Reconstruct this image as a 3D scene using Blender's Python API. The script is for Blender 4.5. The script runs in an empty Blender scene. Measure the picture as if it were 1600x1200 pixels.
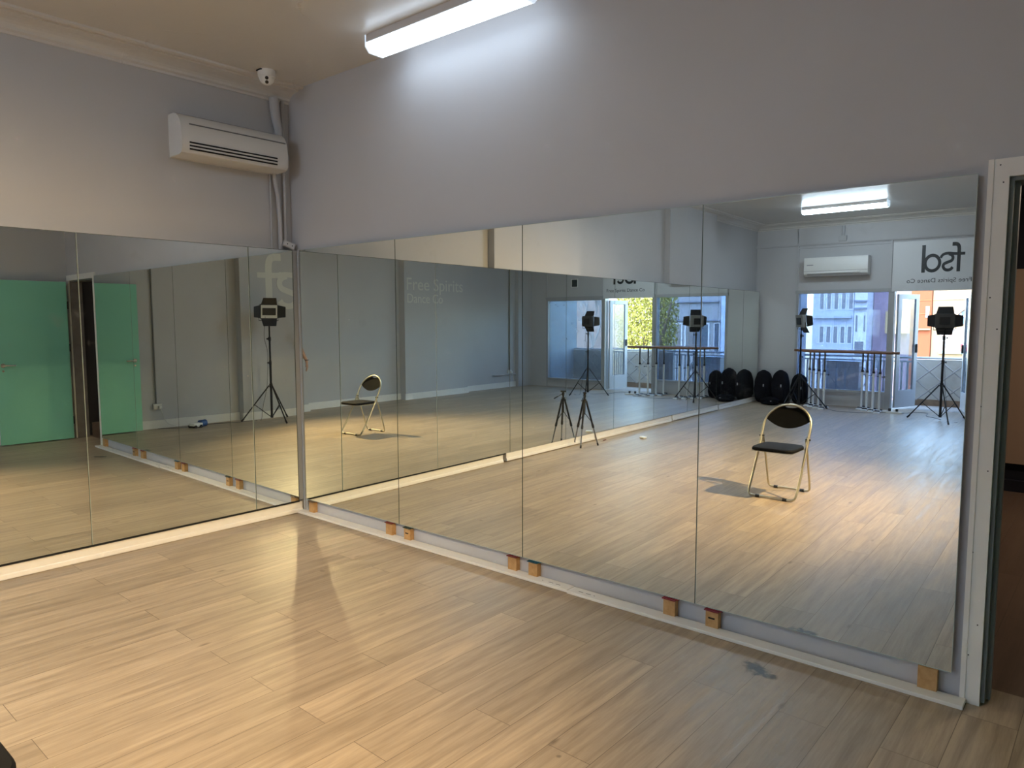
import bpy, bmesh, math, random
from mathutils import Vector, Matrix, Euler
random.seed(7)
C = bpy.context.scene.collection
SC = bpy.context.scene
PI = math.pi
Q = 0.0198                      # the right wall is not quite square to the left one

# ------------------------------------------------------------ camera, world, sun, exposure
cam_data = bpy.data.cameras.new('camera'); cam = bpy.data.objects.new('camera', cam_data); C.objects.link(cam)
yaw, pitch, roll, FPX = 2.28568, -0.087583, -0.001721, 1115.09
f = Vector((math.cos(yaw)*math.cos(pitch), math.sin(yaw)*math.cos(pitch), math.sin(pitch)))
r0 = Vector((math.sin(yaw), -math.cos(yaw), 0)); u0 = r0.cross(f)
r = r0*math.cos(roll) + u0*math.sin(roll); u = -r0*math.sin(roll) + u0*math.cos(roll)
cam.matrix_world = Matrix(((r.x, u.x, -f.x, 4.999), (r.y, u.y, -f.y, -3.171), (r.z, u.z, -f.z, 1.533), (0, 0, 0, 1)))
cam_data.sensor_fit = 'HORIZONTAL'; cam_data.sensor_width = 36.0; cam_data.lens = 36.0*FPX/1600.0
cam_data.clip_start = 0.02; cam_data.clip_end = 300
SC.camera = cam

w = bpy.data.worlds.new('world'); SC.world = w; w.use_nodes = True
nt = w.node_tree; bg = nt.nodes['Background']
sky = nt.nodes.new('ShaderNodeTexSky'); sky.sky_type = 'NISHITA'; sky.sun_disc = False
sky.sun_elevation = math.radians(48); sky.sun_rotation = math.radians(20)
nt.links.new(sky.outputs[0], bg.inputs[0]); bg.inputs[1].default_value = 1.7

sd = bpy.data.lights.new('sun', 'SUN'); sd.energy = 1.7; sd.angle = 0.01; sd.color = (1, .93, .82)
so = bpy.data.objects.new('sun', sd); C.objects.link(so)
so.rotation_euler = Vector((0.35, -1, -0.95)).to_track_quat('-Z', 'Y').to_euler()

SC.view_settings.view_transform = 'Standard'; SC.view_settings.look = 'None'
SC.view_settings.gamma = 1; SC.view_settings.use_curve_mapping = False
SC.view_settings.exposure = 0.70
SC.cycles.use_guiding = True; SC.cycles.use_surface_guiding = True; SC.cycles.guiding_training_samples = 64
SC.cycles.max_bounces = 12; SC.cycles.glossy_bounces = 8; SC.cycles.diffuse_bounces = 5; SC.cycles.transparent_max_bounces = 12
SC.cycles.caustics_reflective = True; SC.cycles.blur_glossy = 0.0
SC.cycles.sample_clamp_indirect = 0

# ------------------------------------------------------------ materials
MATS = {}
def mat(name, col=(.5, .5, .5), rough=.5, metal=0, spec=.5, emit=None, estr=0, noise=None, bump=None, coat=0):
    """noise=(scale, amount, second colour), bump=(scale, strength)"""
    if name in MATS: return MATS[name]
    m = bpy.data.materials.new(name); m.use_nodes = True; t = m.node_tree; b = t.nodes['Principled BSDF']
    b.inputs['Base Color'].default_value = (*col, 1); b.inputs['Roughness'].default_value = rough
    b.inputs['Metallic'].default_value = metal; b.inputs['Specular IOR Level'].default_value = spec
    b.inputs['Coat Weight'].default_value = coat
    if emit: b.inputs['Emission Color'].default_value = (*emit, 1); b.inputs['Emission Strength'].default_value = estr
    if noise or bump:
        tc = t.nodes.new('ShaderNodeNewGeometry')
    if noise:
        n = t.nodes.new('ShaderNodeTexNoise'); n.inputs['Scale'].default_value = noise[0]; n.inputs['Detail'].default_value = 5
        t.links.new(tc.outputs['Position'], n.inputs['Vector'])
        rr = t.nodes.new('ShaderNodeMapRange'); rr.inputs[1].default_value = .35; rr.inputs[2].default_value = .7
        rr.inputs[3].default_value = 0; rr.inputs[4].default_value = noise[1]
        t.links.new(n.outputs[0], rr.inputs[0])
        mx = t.nodes.new('ShaderNodeMix'); mx.data_type = 'RGBA'
        mx.inputs[6].default_value = (*col, 1); mx.inputs[7].default_value = (*noise[2], 1)
        t.links.new(rr.outputs[0], mx.inputs[0]); t.links.new(mx.outputs[2], b.inputs['Base Color'])
    if bump:
        n = t.nodes.new('ShaderNodeTexNoise'); n.inputs['Scale'].default_value = bump[0]; n.inputs['Detail'].default_value = 6
        t.links.new(tc.outputs['Position'], n.inputs['Vector'])
        bp = t.nodes.new('ShaderNodeBump'); bp.inputs['Strength'].default_value = bump[1]; bp.inputs['Distance'].default_value = .01
        t.links.new(n.outputs[0], bp.inputs['Height']); t.links.new(bp.outputs[0], b.inputs['Normal'])
    MATS[name] = m; return m

WALL = mat('wall_paint', (.52, .52, .535), .55, noise=(1.7, .5, (.49, .49, .50)), bump=(6, .10))
WALLW = mat('wall_paint_side', (.50, .50, .51), .6, noise=(1.3, .6, (.46, .46, .465)), bump=(9, .12))
TRIM = mat('white_gloss_paint', (.82, .80, .76), .4, noise=(9, .25, (.72, .70, .65)))
TRIM2 = mat('grey_gloss_paint', (.40, .41, .42), .4)
BOARD = mat('white_primed_board', (.84, .82, .77), .5, noise=(14, .3, (.74, .71, .65)))
WHITE = mat('white_plastic', (.78, .78, .76), .35)
WHITE2 = mat('aged_white_plastic', (.66, .65, .62), .4)
BLACK = mat('black_plastic', (.012, .012, .013), .4)
BLACKM = mat('black_metal', (.015, .015, .016), .35, metal=.3)
DARK = mat('dark_gap', (.006, .006, .006), .8)
CHROME = mat('brushed_chrome', (.62, .60, .55), .25, metal=1)
GOLD = mat('champagne_metal', (.56, .52, .41), .36, metal=1)
TIMBER = mat('raw_timber', (.55, .33, .14), .65, noise=(40, .8, (.42, .23, .08)))
BARW = mat('varnished_bar_wood', (.22, .095, .045), .35, noise=(20, .6, (.16, .07, .03)))
GREEN = mat('green_door_paint', (.23, .62, .45), .45, noise=(3, .4, (.21, .57, .41)))
FABRIC = mat('black_bag_fabric', (.005, .005, .008), .9, spec=.15, bump=(60, .5))

def ceiling_mat():
    m = bpy.data.materials.new('ceiling_plaster'); m.use_nodes = True; t = m.node_tree; b = t.nodes['Principled BSDF']
    g = t.nodes.new('ShaderNodeNewGeometry')
    n1 = t.nodes.new('ShaderNodeTexNoise'); n1.inputs['Scale'].default_value = 1.4; n1.inputs['Detail'].default_value = 6
    v = t.nodes.new('ShaderNodeTexVoronoi'); v.feature = 'DISTANCE_TO_EDGE'; v.inputs['Scale'].default_value = 1.1
    nn = t.nodes.new('ShaderNodeTexNoise'); nn.inputs['Scale'].default_value = 3; nn.inputs['Detail'].default_value = 5
    ad = t.nodes.new('ShaderNodeMixRGB'); ad.blend_type = 'ADD'; ad.inputs[0].default_value = .55
    t.links.new(g.outputs['Position'], n1.inputs['Vector']); t.links.new(g.outputs['Position'], nn.inputs['Vector'])
    t.links.new(g.outputs['Position'], ad.inputs[1]); t.links.new(nn.outputs['Color'], ad.inputs[2]); t.links.new(ad.outputs[0], v.inputs['Vector'])
    cr = t.nodes.new('ShaderNodeMapRange'); cr.inputs[1].default_value = 0; cr.inputs[2].default_value = .018
    t.links.new(v.outputs['Distance'], cr.inputs[0])
    gate = t.nodes.new('ShaderNodeMapRange'); gate.inputs[1].default_value = .52; gate.inputs[2].default_value = .60
    t.links.new(n1.outputs[0], gate.inputs[0])
    inv = t.nodes.new('ShaderNodeMath'); inv.operation = 'SUBTRACT'; inv.inputs[0].default_value = 1
    t.links.new(gate.outputs[0], inv.inputs[1])
    mxm = t.nodes.new('ShaderNodeMath'); mxm.operation = 'MAXIMUM'
    t.links.new(cr.outputs[0], mxm.inputs[0]); t.links.new(inv.outputs[0], mxm.inputs[1])
    b.inputs['Base Color'].default_value = (.60, .585, .56, 1)
    b.inputs['Roughness'].default_value = .32
    bp = t.nodes.new('ShaderNodeBump'); bp.inputs['Strength'].default_value = .6; bp.inputs['Distance'].default_value = .006
    t.links.new(mxm.outputs[0], bp.inputs['Height'])
    n2 = t.nodes.new('ShaderNodeTexNoise'); n2.inputs['Scale'].default_value = 4; n2.inputs['Detail'].default_value = 8
    t.links.new(g.outputs['Position'], n2.inputs['Vector'])
    bp2 = t.nodes.new('ShaderNodeBump'); bp2.inputs['Strength'].default_value = .25; bp2.inputs['Distance'].default_value = .02
    t.links.new(n2.outputs[0], bp2.inputs['Height']); t.links.new(bp.outputs[0], bp2.inputs['Normal'])
    t.links.new(bp2.outputs[0], b.inputs['Normal'])
    return m

def floor_mat(name, c1, c2, c3, rough=.33):
    m = bpy.data.materials.new(name); m.use_nodes = True; t = m.node_tree; b = t.nodes['Principled BSDF']
    N = t.nodes.new; L = t.links.new
    g = N('ShaderNodeNewGeometry'); sp = N('ShaderNodeSeparateXYZ'); L(g.outputs['Position'], sp.inputs[0])
    cb = N('ShaderNodeCombineXYZ'); L(sp.outputs[1], cb.inputs[0]); L(sp.outputs[0], cb.inputs[1])
    br = N('ShaderNodeTexBrick'); br.offset = .37; br.offset_frequency = 2; br.squash = 1
    br.inputs['Scale'].default_value = 1; br.inputs['Brick Width'].default_value = 1.22; br.inputs['Row Height'].default_value = .183
    br.inputs['Mortar Size'].default_value = .0014; br.inputs['Mortar Smooth'].default_value = .3; br.inputs['Bias'].default_value = 0
    br.inputs['Color1'].default_value = (0, 0, 0, 1); br.inputs['Color2'].default_value = (1, 1, 1, 1); br.inputs['Mortar'].default_value = (.5, .5, .5, 1)
    L(cb.outputs[0], br.inputs['Vector'])
    rnd = N('ShaderNodeMath'); rnd.operation = 'MULTIPLY'; rnd.inputs[1].default_value = 37; L(br.outputs['Color'], rnd.inputs[0])
    # grain: stretched along the plank (y)
    mp = N('ShaderNodeMapping'); mp.inputs['Scale'].default_value = (16, 1.0, 1); L(g.outputs['Position'], mp.inputs['Vector'])
    n1 = N('ShaderNodeTexNoise'); n1.noise_dimensions = '4D'; n1.inputs['Scale'].default_value = 1.6; n1.inputs['Detail'].default_value = 7; n1.inputs['Roughness'].default_value = .62
    n1.inputs['Distortion'].default_value = .6
    L(mp.outputs[0], n1.inputs['Vector']); L(rnd.outputs[0], n1.inputs['W'])
    mp2 = N('ShaderNodeMapping'); mp2.inputs['Scale'].default_value = (5, .55, 1); L(g.outputs['Position'], mp2.inputs['Vector'])
    n2 = N('ShaderNodeTexNoise'); n2.noise_dimensions = '4D'; n2.inputs['Scale'].default_value = 1.3; n2.inputs['Detail'].default_value = 3
    L(mp2.outputs[0], n2.inputs['Vector']); L(rnd.outputs[0], n2.inputs['W'])
    # cathedral rings
    mu = N('ShaderNodeMath'); mu.operation = 'MULTIPLY'; mu.inputs[1].default_value = 46; L(n2.outputs[0], mu.inputs[0])
    sn = N('ShaderNodeMath'); sn.operation = 'SINE'; L(mu.outputs[0], sn.inputs[0])
    ra = N('ShaderNodeMapRange'); ra.inputs[1].default_value = -1; ra.inputs[2].default_value = 1; ra.inputs[3].default_value = 0; ra.inputs[4].default_value = .16; L(sn.outputs[0], ra.inputs[0])
    r1 = N('ShaderNodeMapRange'); r1.inputs[1].default_value = .33; r1.inputs[2].default_value = .68; L(n1.outputs[0], r1.inputs[0])
    mp4 = N('ShaderNodeMapping'); mp4.inputs['Scale'].default_value = (90, 4.5, 1); L(g.outputs['Position'], mp4.inputs['Vector'])
    n4 = N('ShaderNodeTexNoise'); n4.inputs['Scale'].default_value = 1.5; n4.inputs['Detail'].default_value = 4; n4.inputs['Roughness'].default_value = .7; L(mp4.outputs[0], n4.inputs['Vector'])
    f4 = N('ShaderNodeMapRange'); f4.inputs[1].default_value = .3; f4.inputs[2].default_value = .7; f4.inputs[3].default_value = -.22; f4.inputs[4].default_value = .18; L(n4.outputs[0], f4.inputs[0])
    a0 = N('ShaderNodeMath'); a0.operation = 'ADD'; L(ra.outputs[0], a0.inputs[0]); L(f4.outputs[0], a0.inputs[1])
    ad = N('ShaderNodeMath'); ad.operation = 'ADD'; L(r1.outputs[0], ad.inputs[0]); L(a0.outputs[0], ad.inputs[1])
    mx = N('ShaderNodeMix'); mx.data_type = 'RGBA'; mx.inputs[6].default_value = (*c1, 1); mx.inputs[7].default_value = (*c2, 1); L(ad.outputs[0], mx.inputs[0])
    # plank to plank tone
    tn = N('ShaderNodeMapRange'); tn.inputs[3].default_value = .88; tn.inputs[4].default_value = 1.10; L(br.outputs['Color'], tn.inputs[0])
    m2 = N('ShaderNodeVectorMath'); m2.operation = 'SCALE'; L(mx.outputs[2], m2.inputs[0]); L(tn.outputs[0], m2.inputs['Scale'])
    # dark knots
    mp3 = N('ShaderNodeMapping'); mp3.inputs['Scale'].default_value = (5.2, 1.9, 1); L(g.outputs['Position'], mp3.inputs['Vector'])
    vo = N('ShaderNodeTexVoronoi'); vo.inputs['Scale'].default_value = 1.0; L(mp3.outputs[0], vo.inputs['Vector'])
    kn = N('ShaderNodeMapRange'); kn.inputs[1].default_value = .01; kn.inputs[2].default_value = .075; kn.inputs[3].default_value = .7; kn.inputs[4].default_value = 0
    L(vo.outputs['Distance'], kn.inputs[0])
    m3 = N('ShaderNodeMix'); m3.data_type = 'RGBA'; L(kn.outputs[0], m3.inputs[0]); L(m2.outputs[0], m3.inputs[6]); m3.inputs[7].default_value = (*c3, 1)
    # plank joints
    m4 = N('ShaderNodeMix'); m4.data_type = 'RGBA'; L(br.outputs['Fac'], m4.inputs[0]); L(m3.outputs[2], m4.inputs[6]); m4.inputs[7].default_value = (c3[0]*1.5, c3[1]*1.5, c3[2]*1.5, 1)
    out = m4.outputs[2]
    # dried smudges
    for (sx, sy, sr, st) in ((3.842, -.185, .06, 1), (3.80, -.155, .045, .9), (3.90, -.20, .035, .8), (1.30, -.70, .02, .3), (3.55, -1.25, .012, .5)):
        vm = N('ShaderNodeVectorMath'); vm.operation = 'DISTANCE'; vm.inputs[1].default_value = (sx, sy, 0); L(g.outputs['Position'], vm.inputs[0])
        ns = N('ShaderNodeTexNoise'); ns.inputs['Scale'].default_value = 26; ns.inputs['Detail'].default_value = 4; L(g.outputs['Position'], ns.inputs['Vector'])
        q1 = N('ShaderNodeMath'); q1.operation = 'MULTIPLY_ADD'; q1.inputs[1].default_value = -sr*2.6; q1.inputs[2].default_value = sr*1.3; L(ns.outputs[0], q1.inputs[0])
        q2 = N('ShaderNodeMath'); q2.operation = 'ADD'; L(vm.outputs['Value'], q2.inputs[0]); L(q1.outputs[0], q2.inputs[1])
        q3 = N('ShaderNodeMapRange'); q3.inputs[1].default_value = sr*.4; q3.inputs[2].default_value = sr; q3.inputs[3].default_value = st; q3.inputs[4].default_value = 0
        L(q2.outputs[0], q3.inputs[0])
        mm = N('ShaderNodeMix'); mm.data_type = 'RGBA'; L(q3.outputs[0], mm.inputs[0]); L(out, mm.inputs[6]); mm.inputs[7].default_value = (.018, .017, .016, 1)
        out = mm.outputs[2]
    L(out, b.inputs['Base Color'])
    rg = N('ShaderNodeMapRange'); rg.inputs[3].default_value = rough; rg.inputs[4].default_value = rough+.14; L(r1.outputs[0], rg.inputs[0]); L(rg.outputs[0], b.inputs['Roughness'])
    bp = N('ShaderNodeBump'); bp.inputs['Strength'].default_value = .35; bp.inputs['Distance'].default_value = .0012
    hh = N('ShaderNodeMath'); hh.operation = 'MULTIPLY_ADD'; hh.inputs[1].default_value = -2.5; L(br.outputs['Fac'], hh.inputs[0]); L(ad.outputs[0], hh.inputs[2])
    L(hh.outputs[0], bp.inputs['Height']); L(bp.outputs[0], b.inputs['Normal'])
    b.inputs['Specular IOR Level'].default_value = .34
    return m

FLOOR = floor_mat('oak_laminate', (.285, .220, .155), (.465, .368, .262), (.10, .074, .052))
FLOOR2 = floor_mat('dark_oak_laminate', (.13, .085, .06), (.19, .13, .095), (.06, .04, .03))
CEIL = ceiling_mat()

def mirror_mat():
    m = bpy.data.materials.new('silvered_mirror'); m.use_nodes = True; t = m.node_tree
    t.nodes.remove(t.nodes['Principled BSDF']); g = t.nodes.new('ShaderNodeBsdfAnisotropic'); g.inputs['Roughness'].default_value = 0
    g.inputs['Color'].default_value = (.86, .905, .87, 1)
    N = t.nodes.new; L = t.links.new; gm = N('ShaderNodeNewGeometry'); n = N('ShaderNodeTexNoise'); n.inputs['Scale'].default_value = 5.5; n.inputs['Detail'].default_value = 7; n.inputs['Roughness'].default_value = .65
    L(gm.outputs['Position'], n.inputs['Vector']); mr = N('ShaderNodeMapRange'); mr.inputs[1].default_value = .60; mr.inputs[2].default_value = .78; mr.inputs[3].default_value = .004; mr.inputs[4].default_value = .10
    L(n.outputs[0], mr.inputs[0]); d = N('ShaderNodeBsdfDiffuse'); d.inputs[0].default_value = (.7, .72, .74, 1); mx = N('ShaderNodeMixShader')
    L(mr.outputs[0], mx.inputs[0]); L(g.outputs[0], mx.inputs[1]); L(d.outputs[0], mx.inputs[2]); L(mx.outputs[0], t.nodes['Material Output'].inputs[0]); return m
MIRROR = mirror_mat()
MEDGE = mat('polished_glass_edge', (.45, .52, .48), .15, spec=.9)
SEDGE = mat('dark_glass_edge', (.07, .09, .075), .12, spec=1)

def glass_mat(name, tint=(.8, .88, .96), gl=.10, dirt=.08):
    m = bpy.data.materials.new(name); m.use_nodes = True; t = m.node_tree; t.nodes.remove(t.nodes['Principled BSDF'])
    N = t.nodes.new; L = t.links.new
    tr = N('ShaderNodeBsdfTransparent'); tr.inputs[0].default_value = (*tint, 1)
    gs = N('ShaderNodeBsdfAnisotropic'); gs.inputs['Roughness'].default_value = .02
    df = N('ShaderNodeBsdfDiffuse'); df.inputs[0].default_value = (.75, .8, .85, 1)
    a = N('ShaderNodeMixShader'); a.inputs[0].default_value = gl; L(tr.outputs[0], a.inputs[1]); L(gs.outputs[0], a.inputs[2])
    g = N('ShaderNodeNewGeometry'); n = N('ShaderNodeTexNoise'); n.inputs['Scale'].default_value = 5; n.inputs['Detail'].default_value = 8; L(g.outputs['Position'], n.inputs['Vector'])
    mr = N('ShaderNodeMapRange'); mr.inputs[1].default_value = .4; mr.inputs[2].default_value = .7; mr.inputs[3].default_value = dirt*.5; mr.inputs[4].default_value = dirt*2; L(n.outputs[0], mr.inputs[0])
    bmx = N('ShaderNodeMixShader'); L(mr.outputs[0], bmx.inputs[0]); L(a.outputs[0], bmx.inputs[1]); L(df.outputs[0], bmx.inputs[2])
    L(bmx.outputs[0], t.nodes['Material Output'].inputs[0]); return m
GLASS = glass_mat('window_glass', (.40, .46, .56), .10, .05)
GLASS2 = glass_mat('dusty_glass', (.46, .52, .58), .10, .10)

# ------------------------------------------------------------ mesh helpers
class MB:
    def __init__(s): s.bm = bmesh.new()
    def box(s, a, b, bev=0, M=None):
        a = Vector(a); b = Vector(b)
        res = bmesh.ops.create_cube(s.bm, size=1.0)
        vs = res['verts']
        for v in vs:
            v.co = Vector(((a.x+b.x)/2+v.co.x*abs(b.x-a.x), (a.y+b.y)/2+v.co.y*abs(b.y-a.y), (a.z+b.z)/2+v.co.z*abs(b.z-a.z)))
        if bev:
            es = list({e for v in vs for e in v.link_edges})
            rb = bmesh.ops.bevel(s.bm, geom=es, offset=bev, segments=2, affect='EDGES', profile=.5)
            vs = list({v for fc in rb['faces'] for v in fc.verts} | {v for v in vs if v.is_valid})
        if M is not None:
            for v in vs: v.co = M @ v.co
        return s
    def quad(s, pts):
        s.bm.faces.new([s.bm.verts.new(p) for p in pts]); return s
    def tube(s, pts, r, n=10, closed=False, r2=None):
        pts = [Vector(p) for p in pts]; k = len(pts); rings = []
        up = None
        for i, p in enumerate(pts):
            if closed: d = (pts[(i+1) % k]-pts[i-1])
            else: d = pts[min(i+1, k-1)]-pts[max(i-1, 0)]
            d.normalize()
            if up is None:
                up = Vector((0, 0, 1)) if abs(d.z) < .9 else Vector((1, 0, 0))
            x = d.cross(up); x.normalize(); y = x.cross(d); up = y
            rr = r if r2 is None else r+(r2-r)*i/(k-1)
            if isinstance(r, (list, tuple)): rr = r[i]
            rings.append([s.bm.verts.new(p+x*math.cos(2*PI*j/n)*rr+y*math.sin(2*PI*j/n)*rr) for j in range(n)])
        m = k if closed else k-1
        for i in range(m):
            A = rings[i]; B = rings[(i+1) % k]
            for j in range(n): s.bm.faces.new((A[j], A[(j+1) % n], B[(j+1) % n], B[j]))
        if not closed:
            s.bm.faces.new(rings[0][::-1]); s.bm.faces.new(rings[-1])
        return s
    def lathe(s, prof, c=(0, 0, 0), n=24, axis='z'):
        c = Vector(c); rings = []
        for (rr, z) in prof:
            ring = []
            for j in range(n):
                a = 2*PI*j/n
                v = Vector((math.cos(a)*rr, math.sin(a)*rr, z))
                if axis == 'y': v = Vector((v.x, v.z, v.y))
                if axis == 'x': v = Vector((v.z, v.x, v.y))
                ring.append(s.bm.verts.new(c+v))
            rings.append(ring)
        for i in range(len(rings)-1):
            A = rings[i]; B = rings[i+1]
            for j in range(n): s.bm.faces.new((A[j], A[(j+1) % n], B[(j+1) % n], B[j]))
        s.bm.faces.new(rings[0][::-1]); s.bm.faces.new(rings[-1]); return s
    def prism(s, poly, mapf, t0, t1):
        """poly: 2-D outline; mapf(a, b, t) -> 3-D"""
        A = [s.bm.verts.new(mapf(a, b, t0)) for a, b in poly]; B = [s.bm.verts.new(mapf(a, b, t1)) for a, b in poly]
        n = len(poly); s.bm.faces.new(A[::-1]); s.bm.faces.new(B)
        for i in range(n): s.bm.faces.new((A[i], A[(i+1) % n], B[(i+1) % n], B[i]))
        return s
    def build(s, name, m, parent=None, loc=None, rot=None, smooth=False):
        bmesh.ops.recalc_face_normals(s.bm, faces=s.bm.faces)
        me = bpy.data.meshes.new(name); s.bm.to_mesh(me); s.bm.free()
        if smooth:
            for p in me.polygons: p.use_smooth = True
            try: me.set_sharp_from_angle(angle=math.radians(38))
            except Exception: pass
        if m is not None:
            for mm in (m if isinstance(m, (list, tuple)) else [m]): me.materials.append(mm)
        o = bpy.data.objects.new(name, me); C.objects.link(o)
        if parent is not None: o.parent = parent
        if loc is not None: o.location = loc
        if rot is not None: o.rotation_euler = rot
        return o

def tag(o, label=None, cat=None, group=None, kind=None):
    if label: o['label'] = label
    if cat: o['category'] = cat
    if group: o['group'] = group
    if kind: o['kind'] = kind
    return o
def thing(name, label, cat, loc=(0, 0, 0), rotz=0, group=None):
    o = bpy.data.objects.new(name, None); o.empty_display_size = .1; C.objects.link(o)
    o.location = loc; o.rotation_euler = (0, 0, rotz); return tag(o, label, cat, group)
def struct(o, label=None, cat=None): return tag(o, label, cat, kind='structure')
def copy_tree(o, parent=None):
    c = o.copy(); C.objects.link(c)
    if parent is not None: c.parent = parent
    for ch in [x for x in C.objects if x.parent == o]: copy_tree(ch, c)
    return c
def WB(s, off, z):      # a point given along the right wall: s from the corner, off into the room from the mirror face
    return Vector((s*math.cos(Q)+off*math.sin(Q), s*math.sin(Q)-off*math.cos(Q), z))
def arc(c, r, a0, a1, n, f=lambda x, y: (x, y)):
    return [f(c[0]+r*math.cos(a0+(a1-a0)*i/n), c[1]+r*math.sin(a0+(a1-a0)*i/n)) for i in range(n+1)]

# ------------------------------------------------------------ room shell
XD, XDP, YC, H = 5.62, 5.46, -10.35, 3.32
WBO = -.03                        # wall face lies 3 cm behind the mirror face
floor = MB().box((-.4, -10.5, -.2), (5.95, .3, 0)).build('floor', FLOOR); struct(floor, 'light oak laminate floor of the dance studio', 'floor')
ceil = MB().box((-.4, -10.6, H), (5.95, .3, H+.2)).build('ceiling', CEIL); struct(ceil, 'off-white cracked plaster ceiling', 'ceiling')
mb = MB().box((-.35, -10.5, 0), (-.1, .2, H+.1))
struct(mb.build('wall_left', WALLW), 'grey painted wall above the left mirrors', 'wall')
for (a, b, l_) in ((-4.08, -2.44, 'broad pier on the left wall above the middle mirrors'), (-8.2, -6.5, 'broad pier on the left wall towards the windows')):
    struct(MB().box((-.1, a, 2.02), (-.015, b, H+.02)).build('wall_left', WALLW), l_, 'wall')
mb = MB()
for (s0, s1, z0, z1) in ((-.3, 4.62, 0, H+.1), (4.62, 5.52, 2.07, H+.1), (5.52, 6.0, 0, H+.1)):
    mb.box((s0, .03, z0), (s1, .15, z1))
wr = mb.build('wall_right', WALL); wr.rotation_euler = (0, 0, Q); struct(wr, 'lavender-grey wall above the right mirrors', 'wall')
struct(MB().box((XD, -10.5, 0), (XD+.2, .3, H+.1)).build('wall_side', WALLW), 'grey wall opposite the left mirrors', 'wall')
for (a, b, l_) in ((-3.95, -2.2, 'broad pier behind the photographer'), (-8.0, -6.2, 'broad pier carrying the pale lettering'), (-10.35, -9.85, 'shallow pier in the far corner')):
    struct(MB().box((XDP if a > -9 else 5.52, a, 0), (XD, b, H+.02)).build('wall_side', WALLW), l_, 'wall')
# window wall
mb = MB()
W1 = (.70, 2.20); DR = (2.30, 3.44); W3 = (3.55, 5.02)
mb.box((-.35, YC-.15, 0), (W1[0]-.04, YC, H+.1)).box((W3[1]+.04, YC-.15, 0), (6, YC, H+.1))
mb.box((W1[0]-.05, YC-.15, 2.07), (W3[1]+.05, YC, H+.1))
mb.box((W1[0]-.05, YC-.10, 0), (W1[1]+.02, YC-.03, .25)).box((W3[0]-.02, YC-.10, 0), (W3[1]+.05, YC-.03, .16))
struct(mb.build('wall_back', WALL), 'grey wall with shop-front windows at the balcony end', 'wall')
def frame(mb, x0, x1, z0, z1, y0, y1, t, tb=None):
    tb = t if tb is None else tb
    mb.box((x0, y0, z0), (x0+t, y1, z1)).box((x1-t, y0, z0), (x1, y1, z1)).box((x0+t, y0, z1-t), (x1-t, y1, z1))
    if tb: mb.box((x0+t, y0, z0), (x1-t, y1, z0+tb))
def window(n, x0, x1, z0, z1, lab, gm):
    e = thing('window_%d' % n, lab, 'window', ((x0+x1)/2, YC, z0)); e['kind'] = 'structure'
    X0 = x0-(x0+x1)/2; X1 = -X0; mb = MB(); frame(mb, X0-.045, X1+.045, 0, z1-z0+.045, -.12, .012, .045)
    mb.build('frame', TRIM2, e)
    MB().box((X0+.0, -.07, .045), (X1, -.064, z1-z0)).build('pane', gm, e)
window(1, *W1, .25, 2.03, 'large window behind the ballet barres', GLASS)
window(2, *W3, .16, 2.0, 'large window beside the far end of the doorway', GLASS2)
mb = MB()
for x in (W1[1]+.045, DR[1]+.055): mb.box((x-.04, YC-.14, 0), (x+.05, YC+.02, 2.07))
mb.box((W1[0]-.06, YC, 2.03), (W3[1]+.06, YC+.025, 2.09))
struct(mb.build('trim_1', TRIM2), 'grey posts and head rail of the shop front', 'trim')
mb = MB().box((-.1, YC, 2.90), (XD, YC+.03, 2.96)).box((-.1, YC, 2.915), (XD, YC+.045, 2.935))
for x in (.67, 2.22, 3.52, 5.05): mb.box((x-.015, YC, 2.08), (x+.015, YC+.02, 2.90))
mb.box((.67, YC, 2.85), (2.22, YC+.018, 2.875)).box((3.52, YC, 2.85), (5.05, YC+.018, 2.875))
struct(mb.build('trim_2', WALL), 'picture rail and panel mouldings on the window wall', 'trim')
mb = MB().box((XD-.02, -2.2, 0), (XD, .03, .12)).box((XDP-.02, -3.97, 0), (XDP, -2.18, .12)).box((XD-.02, -6.2, 0), (XD, -3.95, .12)).box((XDP-.02, -8.02, 0), (XDP, -6.18, .12)).box((XD-.02, -9.85, 0), (XD, -8.0, .12))
struct(mb.build('baseboard_side', TRIM), 'pale skirting along the wall opposite the left mirrors', 'baseboard')
# cornice: a coved profile run along the left and window walls
def run(prof, p0, p1, inward):
    """prof: (distance from wall, height) outline"""
    mb = MB(); p0 = Vector(p0); p1 = Vector(p1); inward = Vector(inward)
    mb.prism(prof, lambda a, b, t: p0.lerp(p1, t)+inward*a+Vector((0, 0, b)), 0, 1); return mb
CP = [(-.01, H-.10), (.012, H-.10), (.014, H-.085), (.03, H-.075)] + [(.03+.10*(1-math.cos(a)), H-.075+.05*math.sin(a)) for a in (.3, .6, .9, 1.2, PI/2)] + [(.15, H-.022), (.155, H-.012), (.19, H-.012), (.20, H-.02), (.215, H-.012), (.22, H+.01), (-.01, H+.01)]
o = run(CP, (-.1, -10.5, 0), (-.1, .04, 0), (1, 0, 0)).build('trim_3', CEIL); struct(o, 'coved plaster cornice above the left wall', 'cornice')
o = run(CP, (-.3, YC, 0), (6, YC, 0), (0, 1, 0)).build('trim_4', CEIL); struct(o, 'coved plaster cornice above the window wall', 'cornice')
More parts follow.
